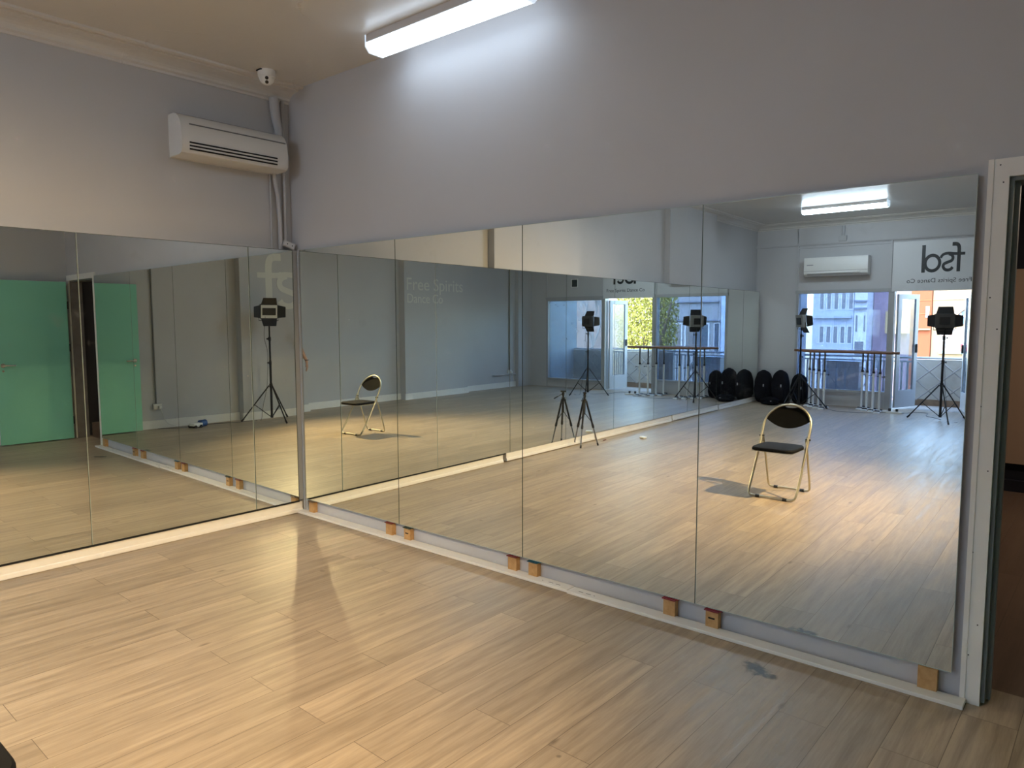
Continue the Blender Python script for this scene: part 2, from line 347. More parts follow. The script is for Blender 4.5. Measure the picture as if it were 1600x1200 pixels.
# doorway architrave
e = thing('trim_5', 'pale architrave around the open doorway beside the right mirrors', 'door frame', WB(4.62, 0, 0), Q); e['kind'] = 'structure'
mb = MB(); mb.prism([(-.068, 0), (-.068, 2.138), (.968, 2.138), (.968, 0), (.90, 0), (.90, 2.07), (0, 2.07), (0, 0)], lambda a, b, t: Vector((a, t, b)), .012, .03)
mb.build('architrave', TRIM, e)
mb = MB().box((-.068, .008, .0), (-.05, .02, 2.138))
mb.build('bead', TRIM, e)
mb = MB()
for (a, b) in ((-.055, 2.05), (-.018, 2.05), (-.04, 1.62), (-.012, 1.5), (-.05, 1.2), (-.015, .95), (-.05, .62), (-.02, .33), (-.045, .2), (.10, 2.12), (.3, 2.095), (-.03, 2.115)):
    mb.lathe([(.0028, .0115), (.0028, .0125)], (a, 0, b), 8, 'y')
mb.build('nail', BLACK, e)['kind'] = 'stuff'
JAMB = mat('jamb_paint', (.16, .18, .175), .5); JAMB2 = mat('raw_jamb', (.20, .18, .16), .7, noise=(10, .6, (.14, .12, .10)))
mb = MB().box((0, .03, 0.01), (.015, .17, 2.07)).box((.015, .075, .01), (.03, .115, 2.055)).box((.0, .03, 2.055), (.9, .17, 2.07))
mb.build('jamb', JAMB, e); MB().box((.888, .03, 0), (.905, .17, 2.07)).build('jamb', JAMB2, e)
# green door, swung into the studio
e = thing('door_1', 'open mint-green door swung back into the studio', 'door', WB(5.50, .03, 0), Q); e['kind'] = 'structure'
MB().box((-.038, -.80, .012), (0, 0, 2.05), .002).build('door_leaf', GREEN, e)
h = MB().lathe([(.026, -.006), (.026, 0)], (-.044, -.735, 1.0), 16, 'x').tube([(-.044, -.735, 1.0), (-.085, -.735, 1.0), (-.09, -.72, 1.0), (-.09, -.61, .998)], .009, 10)
h.lathe([(.013, 0), (.013, .004)], (-.044, -.735, .93), 12, 'x').build('door_handle', CHROME, e, smooth=True)
for z in (.25, 1.2, 1.75):
    MB().tube([(-.042, .006, z-.05), (-.042, .006, z+.05)], .008, 8).build('hinge', BLACKM, e)
# room beyond the doorway
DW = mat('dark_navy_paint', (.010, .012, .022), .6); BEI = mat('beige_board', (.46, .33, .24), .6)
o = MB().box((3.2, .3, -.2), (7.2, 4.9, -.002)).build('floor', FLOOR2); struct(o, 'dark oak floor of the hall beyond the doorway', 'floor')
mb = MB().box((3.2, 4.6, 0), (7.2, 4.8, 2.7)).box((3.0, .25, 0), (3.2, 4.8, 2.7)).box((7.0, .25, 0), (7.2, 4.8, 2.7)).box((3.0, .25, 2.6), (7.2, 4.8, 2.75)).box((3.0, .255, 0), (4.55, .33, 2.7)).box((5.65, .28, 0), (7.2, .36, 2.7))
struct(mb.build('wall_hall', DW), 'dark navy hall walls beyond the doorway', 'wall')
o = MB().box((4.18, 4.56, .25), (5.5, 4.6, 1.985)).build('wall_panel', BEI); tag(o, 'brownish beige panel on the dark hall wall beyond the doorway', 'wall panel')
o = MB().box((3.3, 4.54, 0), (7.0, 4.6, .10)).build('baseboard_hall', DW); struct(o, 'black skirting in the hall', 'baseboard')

# ------------------------------------------------------------ mirrors
ZB, ZT, ZA, ZTA = .112, 2.090, .098, 2.088
BLAB = ['mirror panel on the right wall, beside the corner', 'mirror panel on the right wall, second from the corner',
        'mirror panel on the right wall showing the tripod reflection', 'large mirror panel on the right wall nearest the doorway']
BX = [.0525, 1.1725, 2.2895, 3.408, 4.5235]
for i in range(4):
    w_ = BX[i+1]-BX[i]-.004
    e = thing('wall_mirror', BLAB[i], 'mirror', WB(BX[i]+.002, 0, ZB), Q)
    MB().box((0, 0, 0), (w_, .004, ZT-ZB)).build('glass', MIRROR, e)
    t = .0016
    for (a, b) in (((0, -.0006, -.001), (w_, .006, .0024)), ((0, -.0006, ZT-ZB-.002), (w_, .006, ZT-ZB+.001))): MB().box(a, b).build('edge', MEDGE, e)
    for (a, b) in (((-t*.6, -.0006, 0), (t*.5, .006, ZT-ZB)), ((w_-t*.5, -.0006, 0), (w_+t*.6, .006, ZT-ZB))): MB().box(a, b).build('side_edge', MEDGE if i == 3 else SEDGE, e)
AY = [-.03, -.4035, -1.549, -2.678, -3.759, -4.891, -6.03, -7.172, -8.31, -9.45, -10.25]
ALAB = ['narrow mirror strip on the left wall, in the corner', 'wide mirror panel on the left wall, reflecting the camera-side wall', 'mirror panel on the left wall cut by the photo edge, reflecting the green door']
ords = ['third', 'fourth', 'fifth', 'sixth', 'seventh', 'eighth', 'ninth']
A_ROT = {}
for i in range(10):
    w_ = AY[i]-AY[i+1]-.004
    lab = ALAB[i] if i < 3 else 'left wall mirror panel seen only in reflection, %s after the corner strip' % ords[i-3]
    e = thing('wall_mirror', lab, 'mirror', (0, AY[i]-.002, ZA))
    MB().box((-.004, -w_, 0), (0, 0, ZTA-ZA)).build('glass', MIRROR, e)
    mb = MB()
    for (a, b) in (((-.006, -.001, 0), (.0006, .0012, ZTA-ZA)), ((-.006, -w_-.0012, 0), (.0006, -w_+(.001 if i else .003), ZTA-ZA))): MB().box(a, b).build('side_edge', MEDGE if i == 1 else SEDGE, e)
    MB().box((-.006, -w_, ZTA-ZA-.002), (.0006, 0, ZTA-ZA+.001)).build('edge', SEDGE, e)
# timber box the left mirrors stand on; its end shows in the corner
o = MB().box((-.1, -10.27, .09), (-.007, -.03, 2.086)).build('mirror_frame', mat('grey_frame_board', (.36, .36, .36), .6))
tag(o, 'grey boxed frame carrying the left mirrors away from the wall', 'frame')
mb = MB().box((-.1, .0, .0), (-.06, .03, 2.09)).box((-.05, -.002, 0.1), (-.035, .02, 2.09)).box((-.028, -.016, .1), (-.016, .02, 2.09)).box((.012, .004, .02), (.026, .03, 2.092)).box((.034, .012, .02), (.05, .03, 2.092))
mb.build('o', mat('grey_corner_strip', (.40, .43, .47), .4)).name = 'corner_strip'
o = bpy.data.objects['corner_strip']; tag(o, 'tall grey corner strip between the left and right mirrors', 'trim strip')
# skirting under the left mirrors, in five lengths
SK = [(0, -2.56, 0), (-2.62, -4.42, .006), (-4.46, -6.62, 0), (-6.66, -8.40, .006), (-8.44, -10.3, .0)]
prof = [(-.10, .002), (.004, .002), (.006, .008), (.002, .028), (-.006, .034), (-.006, .086), (-.10, .086)]
sl = ['beside the corner', 'second length from the corner', 'behind the tripod', 'fourth length from the corner', 'nearest the bags']
for (a, b, dz), s_ in zip(SK, sl):
    mb = MB(); mb.prism(prof, lambda p, z, t: Vector((p, a+(b-a)*t, z+dz)), 0, 1)
    struct(mb.build('baseboard_left', BOARD), 'white skirting under the left mirrors, ' + s_, 'baseboard')
o = MB().box((-.008, -2.60, .0865), (.0025, -.028, .099)).build('gap_shadow_strip', DARK); tag(o, 'thin black strip standing in for the dark gap under the left mirrors next to the corner', 'trim strip')  # black strip stands in for the shadowed gap below the glass
# loose boards on the floor under the right mirrors
for (s0, s1, o0, dz, lab) in ((.0, 2.66, .055, .001, 'loose white board along the floor from the corner to the middle of the right wall'), (2.665, 4.575, .068, .0, 'loose white board along the floor from mid-wall to the doorway')):
    o = MB().box((0, 0, 0), (s1-s0, .078, .017), .002).build('floor_board', BOARD)
    o.location = WB(s0, o0, .001+dz); o.rotation_euler = (0, 0, Q + (-.002 if s0 == 0 else .0)); tag(o, lab, 'board')
    for k in range(3):
        x_ = (s1-s0-.10-.05*k) if s0 == 0 else (.06+.05*k)
        MB().box((x_, .03, .0168), (x_+(.03 if k < 2 else .008), .034, .0178)).build('stamp', mat('ink', (.08, .06, .06), .6), o)
# timber packers with coloured shims
SH = [('dull brown', (.16, .10, .05)), ('rust-red', (.20, .035, .02)), ('dark green', (.02, .04, .035)), ('dark red', (.16, .02, .02)), ('teal and black', (.01, .06, .09)), ('crimson', (.22, .02, .03)), ('crimson', (.20, .015, .03)), (None, None)]
BK = [(.099, .075), (1.036, .080), (1.230, .075), (2.180, .078), (2.341, .078), (3.236, .078), (3.469, .078), (4.404, .083)]
bl = ['timber block under the right mirror, in the corner', 'timber block just left of the first mirror seam with rust-red shims', 'split timber block just right of the first mirror seam with dark green shims',
      'timber block left of the middle mirror seam with dark red shims', 'timber block right of the middle mirror seam with teal and black shims', 'timber block left of the seam in the near mirrors with crimson shims',
      'cracked timber block right of the near mirror seam with crimson shims', 'bare timber block under the mirror end beside the doorway']
for (s0, wd), (nm, c), lab in zip(BK, SH, bl):
    e = thing('timber_block', lab, 'block', WB(s0, 0, .0), Q, 'timber blocks propping the right mirrors')
    top = ZB-.002 if nm is None else ZB-.012
    MB().box((0, -.008, .001), (wd-.012, .028, top), .001).build('block', TIMBER, e)
    if nm:
        sm = mat('shim_'+nm.replace(' ', '_'), c, .4)
        MB().box((-.006, -.016, top), (wd-.010, .02, top+.0045)).build('shim', sm, e)
        MB().box((.004, -.004, top+.005), (wd+.006, .024, top+.009)).build('shim', sm if nm != 'teal and black' else mat('shim_teal', (.01, .10, .16), .4), e)
    if lab.startswith(('split', 'cracked')):
        MB().box((.015, -.0092, .06), (wd-.03, -.0078, .068), 0, Matrix.Rotation(0, 4, 'X')).build('crack', DARK, e)

# ------------------------------------------------------------ lamps
def tube_light(loc, label, strength, rz=0):
    e = thing('fluorescent_light', label, 'ceiling light', loc, rz, 'fluorescent ceiling lights')
    L_, W_ = .62, .085
    mb = MB().prism([(-W_, 0), (-W_, -.045), (-W_+.012, -.05), (W_-.012, -.05), (W_, -.045), (W_, 0)], lambda a, b, t: Vector((t, a, b)), -L_, L_)
    mb.build('housing', mat('lamp_housing', (.55, .54, .55), .4), e)
    pr = [(-W_+.004, -.048), (-W_+.004, -.072), (-W_+.03, -.10), (W_-.03, -.10), (W_-.004, -.072), (W_-.004, -.048)]
    mb = MB().prism(pr, lambda a, b, t: Vector((t, a, b)), -L_+.012, L_-.012)
    d = mb.build('diffuser', mat('lamp_diffuser_%d' % strength, (.8, .85, .9), .4, emit=(.70, .84, 1.0), estr=strength), e)
    for s_ in (-1, 1):
        MB().prism([(-W_, 0), (-W_, -.07), (-W_+.03, -.103), (W_-.03, -.103), (W_, -.07), (W_, 0)], lambda a, b, t: Vector((t, a, b)), s_*L_, s_*(L_-.012)).build('end_cap', mat('lamp_end', (.75, .80, .85), .3, emit=(.7, .84, 1), estr=.5), e)
    return e
LAMP = 13.0
tube_light((1.88, -.17, H), 'fluorescent ceiling light close to the right wall above the mirrors', LAMP*.29, Q)
tube_light((1.88, -8.55, H), 'fluorescent ceiling light near the window wall, seen only in the mirror', LAMP*1.8, Q)
tube_light((1.88, -4.40, H), 'added unseen fluorescent fill light over the middle of the studio, beside the photographer', LAMP*3.1, Q)  # extra tube out of view, added as cool fill for the room
# warm spotlight on the ceiling behind the photographer
SP = Vector((5.2, -3.05, 3.17))
e = thing('spotlight', 'small warm ceiling spotlight by the pier behind the photographer', 'spotlight', (SP.x, SP.y, H))
MB().lathe([(.045, -.02), (.05, 0)]).tube([(0, 0, -.02), (0, 0, -.08)], .008).build('mount', WHITE2, e, smooth=True)
aim = (Vector((1.6, -2.9, 0))-SP).normalized(); Ms = aim.to_track_quat('-Z', 'Y').to_matrix().to_4x4()
mb = MB().lathe([(.02, .06), (.04, .05), (.055, -.02), (.058, -.05), (.05, -.05), (.045, -.02)], (0, 0, 0), 24)
o = mb.build('lamp_head', WHITE2, e, smooth=True); o.matrix_local = Matrix.Translation(SP-Vector((SP.x, SP.y, H))) @ Ms
ld = bpy.data.lights.new('spot_beam', 'SPOT'); ld.energy = 780; ld.color = (1.0, .72, .38); ld.spot_size = math.radians(86); ld.spot_blend = 1.0; ld.shadow_soft_size = .025
lo = bpy.data.objects.new('spot_beam', ld); C.objects.link(lo); lo.parent = e
lo.matrix_local = Matrix.Translation(SP+aim*.06-Vector((SP.x, SP.y, H))) @ Ms
# unseen glowing disc added to light the hall and its panel
e = thing('hall_fill_light', 'added unseen fill light in the hall beyond the doorway', 'ceiling light', (5.9, 3.2, 2.6))
MB().lathe([(.08, -.03), (.10, 0)]).build('shade', mat('hall_fill_glow', (.8, .7, .6), .5, emit=(1, .78, .58), estr=200), e)

# ------------------------------------------------------------ fittings in the near corner
def air_con(label, loc, rz, wd, ht, dp, style):
    """local: x along the wall, -y out of the wall, z up; loc is the bottom centre on the wall face"""
    e = thing('air_conditioner', label, 'air conditioner', loc, rz)
    if style == 0:
        pr = [(0, 0), (.15, 0), (.182, .010), (.197, .032), (.20, .07), (.197, .13), (.190, .18), (.176, .225), (.150, .258), (.115, .280), (.08, .289), (0, .29)]
    else:
        pr = [(0, .02), (.03, 0), (.15, 0), (.20, .035), (.215, .09), (.215, ht-.02), (.20, ht), (0, ht)]
    MB().prism([(a*dp/.2, b*ht/.29 if style == 0 else b) for a, b in pr], lambda a, b, t: Vector((t, -a, b)), -wd/2, wd/2).build('body', WHITE2 if style == 0 else WHITE, e, smooth=True)
    if style == 0:
        MB().box((-wd/2+.06, -.186, .200), (wd/2-.01, -.17, .208)).build('groove', mat('groove_grey', (.16, .16, .16), .6), e)
        for z, y in ((.030, .199), (.052, .2015), (.074, .2025)):
            MB().box((-wd/2+.05, -y, z), (wd/2-.09, -y+.02, z+.010)).build('slot', DARK, e)
        for z, y in ((.0415, .203), (.0635, .2045)):
            MB().box((-wd/2+.05, -y, z), (wd/2-.09, -y+.012, z+.009)).build('louvre', WHITE2, e)
        MB().box((-wd/2, -.012, -.004), (wd/2, 0, .0)).build('back_plate', WHITE2, e)
        MB().box((-wd/2+.02, -.07, .289), (wd/2-.02, -.02, .293)).build('top_grille', mat('grille_pale', (.40, .40, .40), .6), e)
    else:
        MB().box((-wd/2+.002, -.2165, .085), (wd/2-.002, -.214, .089)).build('seam', mat('groove_grey', (.12, .12, .12), .6), e)
        MB().box((-wd/2+.10, -.206, .030), (wd/2-.06, -.185, .036)).build('slot', mat('groove_grey'), e)
        MB().box((-wd/2+.12, -.218, .045), (wd/2-.06, -.20, .075), .003).build('louvre', WHITE, e)
        MB().box((wd/2-.16, -.2175, .19), (wd/2-.05, -.214, .205)).build('badge', mat('badge_grey', (.35, .36, .38), .4), e)
    return e
air_con('old white split air conditioner high on the left wall near the corner', (-.1, -.505, 2.668), PI/2, .80, .285, .20, 0)
air_con('white split air conditioner above the window behind the ballet barres', (1.37, YC+.02, 2.33), PI, 1.06, .33, .20, 1)
PIPE = mat('painted_pipe', (.47, .47, .48), .5)
def pipe(label, pts, rr, name='pipe', m=PIPE, grp=None):
    o = MB().tube(pts, rr, 12).build(name, m, smooth=True); return tag(o, label, name.replace('_', ' '), grp)
pipe('thick lagged pipe running from the ceiling behind the air conditioner', [(-.06, -.115, 3.235), (-.058, -.112, 3.16), (-.06, -.10, 3.08), (-.055, -.085, 3.0), (-.07, -.08, 2.955)], [.034, .036, .034, .030, .03])
pipe('thin grey pipe in the corner beside the air conditioner', [(-.075, -.035, 3.235), (-.075, -.04, 2.8), (-.075, -.035, 2.5), (-.078, -.04, 2.12)], .013)
pipe('thick grey pipe from the air conditioner down to the junction box', [(-.07, -.125, 2.67), (-.068, -.118, 2.6), (-.07, -.098, 2.5), (-.072, -.085, 2.3), (-.072, -.085, 2.10)], .017)
pipe('thin grey cable pipe left of the thick one under the air conditioner', [(-.088, -.150, 2.67), (-.088, -.15, 2.10)], .007)
e = thing('junction_box', 'small grey junction box tilted on the ledge in the corner', 'junction box', (-.045, -.045, 2.092))
R1 = Matrix.Translation((0, 0, .012)) @ Matrix.Rotation(math.radians(-22), 4, 'X') @ Matrix.Rotation(math.radians(-14), 4, 'Z')
MB().box((-.035, -.05, 0), (.035, .045, .05), .004, R1).build('box', mat('box_grey', (.42, .43, .45), .4), e)
MB().box((.034, -.042, .006), (.040, .037, .044), .002, R1).build('cover', mat('cover_grey', (.52, .53, .55), .35), e)
for y in (-.02, .02): MB().box((.040, y-.004, .02), (.042, y+.004, .028), 0, R1).build('screw', BLACK, e)
e = thing('security_camera', 'white dome security camera on the ceiling near the corner', 'security camera', (.22, -.335, H))
MB().lathe([(.060, 0), (.062, -.02), (.060, -.045), (.055, -.05)]).build('base', WHITE, e, smooth=True)
ev = (cam.location-Vector((.22, -.335, H-.07))).normalized(); RM = Matrix.Translation((0, 0, -.05)) @ Vector((ev.x, ev.y, ev.z-.25)).to_track_quat('Z', 'Y').to_matrix().to_4x4()
b = MB().lathe([(.02, -.05)]+[(.052*math.cos(a), .052*math.sin(a)) for a in [-1.1+i*.2 for i in range(12)]]+[(.006, .052)], (0, 0, 0), 24)
o = b.build('ball', WHITE, e, smooth=True); o.matrix_local = RM
for yy in (.012, -.016):
    o2 = MB().lathe([(.012, .046), (.012, .0535), (.004, .055)], (0, yy, 0), 16).build('lens', BLACK, e, smooth=True); o2.matrix_local = RM
o2 = MB().box((-.03, -.065, -.012), (.03, -.05, -.004)).build('slot', DARK, e)

# ------------------------------------------------------------ folding chair
def bez(pts, n=6):
    """Catmull-Rom through the points"""
    P = [Vector(p) for p in pts]; P = [P[0]*2-P[1]]+P+[P[-1]*2-P[-2]]; out = []
    for i in range(1, len(P)-2):
        for k in range(n):
            t = k/n; a, b_, c, d = P[i-1], P[i], P[i+1], P[i+2]
            out.append(.5*((2*b_)+(c-a)*t+(2*a-5*b_+4*c-d)*t*t+(3*b_-a-3*c+d)*t**3))
    out.append(P[-2]); return out
def make_chair(loc, rz):
    e = thing('folding_chair', 'folding chair with black seat, black plastic back and champagne tube frame', 'chair', loc, rz)
    def my(z): # depth of the main loop at height z
        return .225-.60*z+.08*max(0, z-.42)
    hw = .205
    right = [(.15, .225, .014), (.185, .222, .020), (.203, .205, .05)]+[(hw, my(z), z) for z in (.15, .3, .45, .58)]
    a_ = [(hw*math.cos(t), my(.60+.18*math.sin(t)), .60+.18*math.sin(t)) for t in (.25, .5, .8, 1.1, 1.35, PI/2)]
    pr = right+a_; loop = pr+[(-x, y, z) for x, y, z in reversed(pr[:-1])]
    loop = [(0, .225, .014)]+loop+[(0, .225, .014)]
    MB().tube(bez(loop, 4), .0105, 10).build('main_frame', GOLD, e, smooth=True)
    py, pz = my(.50), .50
    rr = [(0, -.225, .014), (.14, -.225, .014), (.175, -.222, .022), (.186, -.21, .06), (.186, -.164, .21), (.187, -.122, .34), (.188, py+.003, pz)]
    MB().tube(bez([(-x, y, z) for x, y, z in reversed(rr[1:])]+rr, 4), .009, 10).build('rear_frame', GOLD, e, smooth=True)
    for s_ in (-1, 1):
        MB().tube([(s_*.180, py, pz), (s_*.222, py, pz)], .008, 8).build('pivot', BLACK, e)
        MB().tube([(s_*.192, my(.42)-.005, .415), (s_*.192, -.06, .44), (s_*.19, py-.01, .52)], .006, 8).build('strut', GOLD, e)
        for y in (.225, -.225): MB().tube([(s_*.10, y, .012), (s_*.135, y, .012)], .0135, 10).build('foot_cap', BLACK, e)
    MB().box((-.17, -.10, .408), (.17, .25, .416)).build('seat_rail', GOLD, e)
    # seat pad: rounded slab, a little wider at the front
    mb = MB(); n = 40; out = []
    for i in range(n):
        t = 2*PI*i/n; cx_, cy_ = math.cos(t), math.sin(t)
        x = math.copysign(abs(cx_)**.35, cx_)*.185*(1-.08*(cy_ < 0)*-cy_); y = math.copysign(abs(cy_)**.35, cy_)*.190+.08
        out.append((x, y))
    rings = []
    for sc_, z in ((.93, .414), (1, .420), (1.0, .436), (.96, .445), (.6, .449)):
        rings.append([mb.bm.verts.new((x*sc_, (y-.08)*sc_+.08, z)) for x, y in out])
    for A_, B_ in zip(rings, rings[1:]):
        for i in range(n): mb.bm.faces.new((A_[i], A_[(i+1) % n], B_[(i+1) % n], B_[i]))
    mb.bm.faces.new(rings[0][::-1]); mb.bm.faces.new(rings[-1])
    mb.build('seat', mat('black_vinyl', (.006, .006, .007), .6, spec=.12), e, smooth=True)
    # backrest shell: lens shape following the arch with a grip notch
    top = []; N_ = 24
    for i in range(N_+1):
        t = .32+(PI-.64)*i/N_; x = hw*.97*math.cos(t); z = .60+.172*math.sin(t)
        if abs(x) < .055: z -= .022*(1-(x/.055)**2)**.5
        top.append((x, z))
    bot = [(x, .655-(1-(x/.195)**2)*.075) for x in [-.19+.38*i/N_ for i in range(1, N_)]]
    mb = MB(); fr = []; bk = []
    rows = 6
    def surf(x, z, th): return Vector((x, my(z)-.018*(1-(x/.2)**2)+th, z))
    grid = []
    for th in (.006, -.006):
        g_ = []
        for k in range(rows+1):
            row = []
            for i in range(N_+1):
                x, zt_ = top[i]; zb_ = .652-(1-min(1, (x/.195)**2))*.075
                z = zb_+(zt_-zb_)*k/rows; row.append(mb.bm.verts.new(surf(x, z, th)))
            g_.append(row)
        grid.append(g_)
        for k in range(rows):
            for i in range(N_): mb.bm.faces.new((g_[k][i], g_[k][i+1], g_[k+1][i+1], g_[k+1][i]))
    F_, B_ = grid
    for i in range(N_):
        mb.bm.faces.new((F_[0][i], F_[0][i+1], B_[0][i+1], B_[0][i])); mb.bm.faces.new((F_[rows][i], F_[rows][i+1], B_[rows][i+1], B_[rows][i]))
    for k in range(rows):
        for i in (0, N_): mb.bm.faces.new((F_[k][i], F_[k+1][i], B_[k+1][i], B_[k][i]))
    mb.build('backrest', mat('black_shell', (.004, .004, .004), .7, spec=.07), e, smooth=True)
make_chair((2.835, -2.975, 0), .02)

# ------------------------------------------------------------ studio lights, camera tripod
def studio_light(label, loc, hz, feet_rot, R, head_rot, pitch_, pole_top, back=BLACKM, front=WHITE2, hub=.55):
    e = thing('studio_light', label, 'studio light', loc, 0, 'studio lights on stands')
    MB().tube([(0, 0, .05), (0, 0, hub+.35)], .018, 12).build('pole', BLACKM, e, smooth=True)
    MB().tube([(0, 0, hub+.35), (0, 0, hub+.72)], .0145, 12).build('pole', BLACKM, e, smooth=True)
    MB().tube([(0, 0, hub+.70), (0, 0, pole_top)], .0115, 12).build('pole', BLACKM, e, smooth=True)
    for z in (hub+.35, hub+.72):
        k = MB().tube([(0, 0, z-.03), (0, 0, z+.03)], .021, 12); k.tube([(0, 0, z), (.04, .01, z)], .007, 8).lathe([(.014, -.006), (.014, .006)], (.045, .012, z), 10, 'x').build('collar', BLACK, e, smooth=True)
    MB().tube([(0, 0, hub-.03), (0, 0, hub+.03)], .026, 12).build('hub', BLACK, e, smooth=True)
    MB().tube([(0, 0, .05), (0, 0, .09)], .022, 12).build('hub', BLACK, e, smooth=True)
    for k in range(3):
        a = feet_rot+k*2*PI/3; d = Vector((math.cos(a), math.sin(a), 0))
        l = MB().tube([d*.03+Vector((0, 0, hub)), d*R+Vector((0, 0, .012))], .010, 8).build('leg', BLACKM, e, smooth=True)
        MB().tube([d*(R-.03)+Vector((0, 0, .045)), d*(R+.008)+Vector((0, 0, .008))], .014, 8).build('foot', BLACK, l, smooth=True)
        MB().tube([d*.02+Vector((0, 0, .07)), d*R*.55+Vector((0, 0, hub*.46))], .006, 8).build('brace', BLACKM, e, smooth=True)
    H_ = Matrix.Translation((0, 0, hz)) @ Matrix.Rotation(head_rot, 4, 'Z') @ Matrix.Rotation(pitch_, 4, 'X')
    def hp(mb, name, m, par=e):
        o = mb.build(name, m, par); o.matrix_local = H_; return o
    hp(MB().box((-.13, -.02, -.11), (.13, .045, .11), .008), 'lamp_body', back)          # front faces -y
    hp(MB().box((-.12, -.024, -.10), (.12, -.019, .10)), 'diffuser', front)
    hp(MB().box((-.07, .045, -.06), (.07, .06, .06), .004), 'control_box', BLACK)
    MB().tube([(0, 0, pole_top), (0, 0, hz-.13)], .012, 10).build('bracket', BLACK, e)
    hp(MB().tube([(-.145, .01, -.02), (-.145, .01, -.14), (.145, .01, -.14), (.145, .01, -.02)], .006, 8), 'yoke', BLACK)
    for (dx, dz, L_, W_) in ((0, 1, .12, .12), (0, -1, .12, .12), (1, 0, .12, .10), (-1, 0, .12, .10)):
        ax = Vector((dx, 0, dz)); sd_ = Vector((-dz, 0, dx)); base = Vector((dx*.13, -.022, dz*.11)); out_ = ax*math.cos(.5)+Vector((0, -1, 0))*math.sin(.5)
        p = [base+sd_*W_, base-sd_*W_, base-sd_*W_*.8+out_*L_, base+sd_*W_*.8+out_*L_]
        nn = (p[1]-p[0]).cross(p[2]-p[1]).normalized()*.002
        mb = MB(); A_ = [mb.bm.verts.new(q_) for q_ in p]; B_ = [mb.bm.verts.new(q_+nn) for q_ in p]
        mb.bm.faces.new(A_); mb.bm.faces.new(B_[::-1])
        for i in range(4): mb.bm.faces.new((A_[i], A_[(i+1) % 4], B_[(i+1) % 4], B_[i]))
        hp(mb, 'barn_door', BLACK)
    cb_ = [(0.0, .06, hz-.08), (.03, .07, hz-.4), (.02, .03, hub+.5), (.05, .04, hub), (.09, .09, .25), (.12, .12, .01), (.25, .15, .006)]
    MB().tube(bez(cb_, 5), .003, 6).build('cable', BLACK, e, smooth=True)
    return e
LGREY = mat('lamp_back_grey', (.28, .28, .27), .5)
studio_light('black studio light with white front on a stand by the wall behind the photographer', (5.13, -2.49, 0), 1.69, PI, .44, -1.85, .12, 1.55)
studio_light('studio light on a stand in front of the barres beside the black bags', (.98, -9.62, 0), 1.53, -.15, .46, .80, -.1, 1.38, LGREY, LGREY)
studio_light('studio light on a stand by the open balcony doorway, flaps spread', (3.20, -9.25, 0), 1.53, 1.2, .46, -.10, 0, 1.38, mat('lamp_back_dark', (.05, .05, .05), .5), LGREY)
# the white light's dark inner panel
o = [x for x in C.objects if x.name == 'studio_light'][0]
H_ = Matrix.Translation((0, 0, 1.69)) @ Matrix.Rotation(-1.85, 4, 'Z') @ Matrix.Rotation(.12, 4, 'X')
p = MB().box((-.10, -.028, -.055), (.10, -.0235, .055), .002).build('led_panel', BLACK, o); p.matrix_local = H_

def camera_tripod(loc, rz):
    e = thing('camera_tripod', 'small black camera tripod standing close to the left mirrors', 'tripod', loc, rz)
    top = .58
    MB().tube([(0, 0, .40), (0, 0, top+.03)], .011, 12).build('centre_column', BLACKM, e, smooth=True)
    MB().tube([(0, 0, top-.03), (0, 0, top+.01)], .022, 12).build('collar', BLACK, e, smooth=True)
    for k in range(3):
        a = k*2*PI/3+.35; d = Vector((math.cos(a), math.sin(a), 0))
        def P(t): return d*(.02+.155*t)+Vector((0, 0, top-.012-(top-.024)*t))
        l = MB().tube([P(0), P(.56)], .012, 8).build('leg', BLACKM, e, smooth=True)
        MB().tube([P(.5), P(.95)], .008, 8).build('lower_tube', mat('grey_tube', (.2, .2, .21), .3, metal=.8), l, smooth=True)
        MB().tube([P(.52), P(.60)], .015, 8).build('leg_lock', BLACK, l); MB().tube([P(.94), P(1)], .011, 8).build('foot', BLACK, l)
        MB().tube([(0, 0, .42), P(.48)], .004, 8).build('brace', BLACKM, e)
    MB().lathe([(.016, top+.03), (.018, top+.06), (.012, top+.075)], (0, 0, 0), 14).build('head', BLACK, e, smooth=True)
    MB().box((-.035, -.02, top+.075), (.035, .02, top+.095), .004).build('plate', BLACK, e)
    MB().tube([(.01, 0, top+.055), (.09, .03, top+.02)], .005, 8).tube([(.075, .025, top+.027), (.13, .045, top+.002)], .009, 8).build('pan_handle', BLACK, e, smooth=True)
camera_tripod((.158, -3.93, 0), .9)

# ------------------------------------------------------------ ballet barres
LWT = mat('white_metal', (.72, .74, .76), .35); UPT = mat('grey_metal', (.10, .10, .10), .35, metal=.6)
def barre(loc, label):
    e = thing('ballet_barre', label, 'ballet barre', loc, 0, 'portable ballet barres')
    MB().tube([(-.72, 0, 1.0), (.72, 0, 1.0)], .022, 14).build('bar', BARW, e, smooth=True)
    for s_ in (-.44, .44):
        p_ = MB().tube([(s_, 0, .66), (s_, 0, .985)], .014, 12).build('upper_tube', UPT, e, smooth=True)
        MB().tube([(s_, 0, .645), (s_, 0, .68)], .024, 12).build('collar', BLACK, p_, smooth=True)
        q_ = MB().tube([(s_, 0, .03), (s_, 0, .65)], .0185, 12).build('lower_tube', LWT, e, smooth=True)
        MB().tube([(s_, 0, .60), (s_+.07, .02, .60)], .005, 8).lathe([(.012, -.008), (.012, .008)], (s_+.075, .021, .60), 10, 'x').build('knob', BLACK, q_)
        MB().box((s_-.03, -.17, .012), (s_+.03, .17, .028), .004).box((s_-.045, -.19, .0), (s_+.045, -.13, .02), .003).box((s_-.045, .13, .0), (s_+.045, .19, .02), .003).build('foot', LWT, e)
        for y in (-.10, .10): MB().tube([(s_-.035, y, .034), (s_+.035, y, .034)], .012, 8).build('wheel', BLACK, e)
    return e
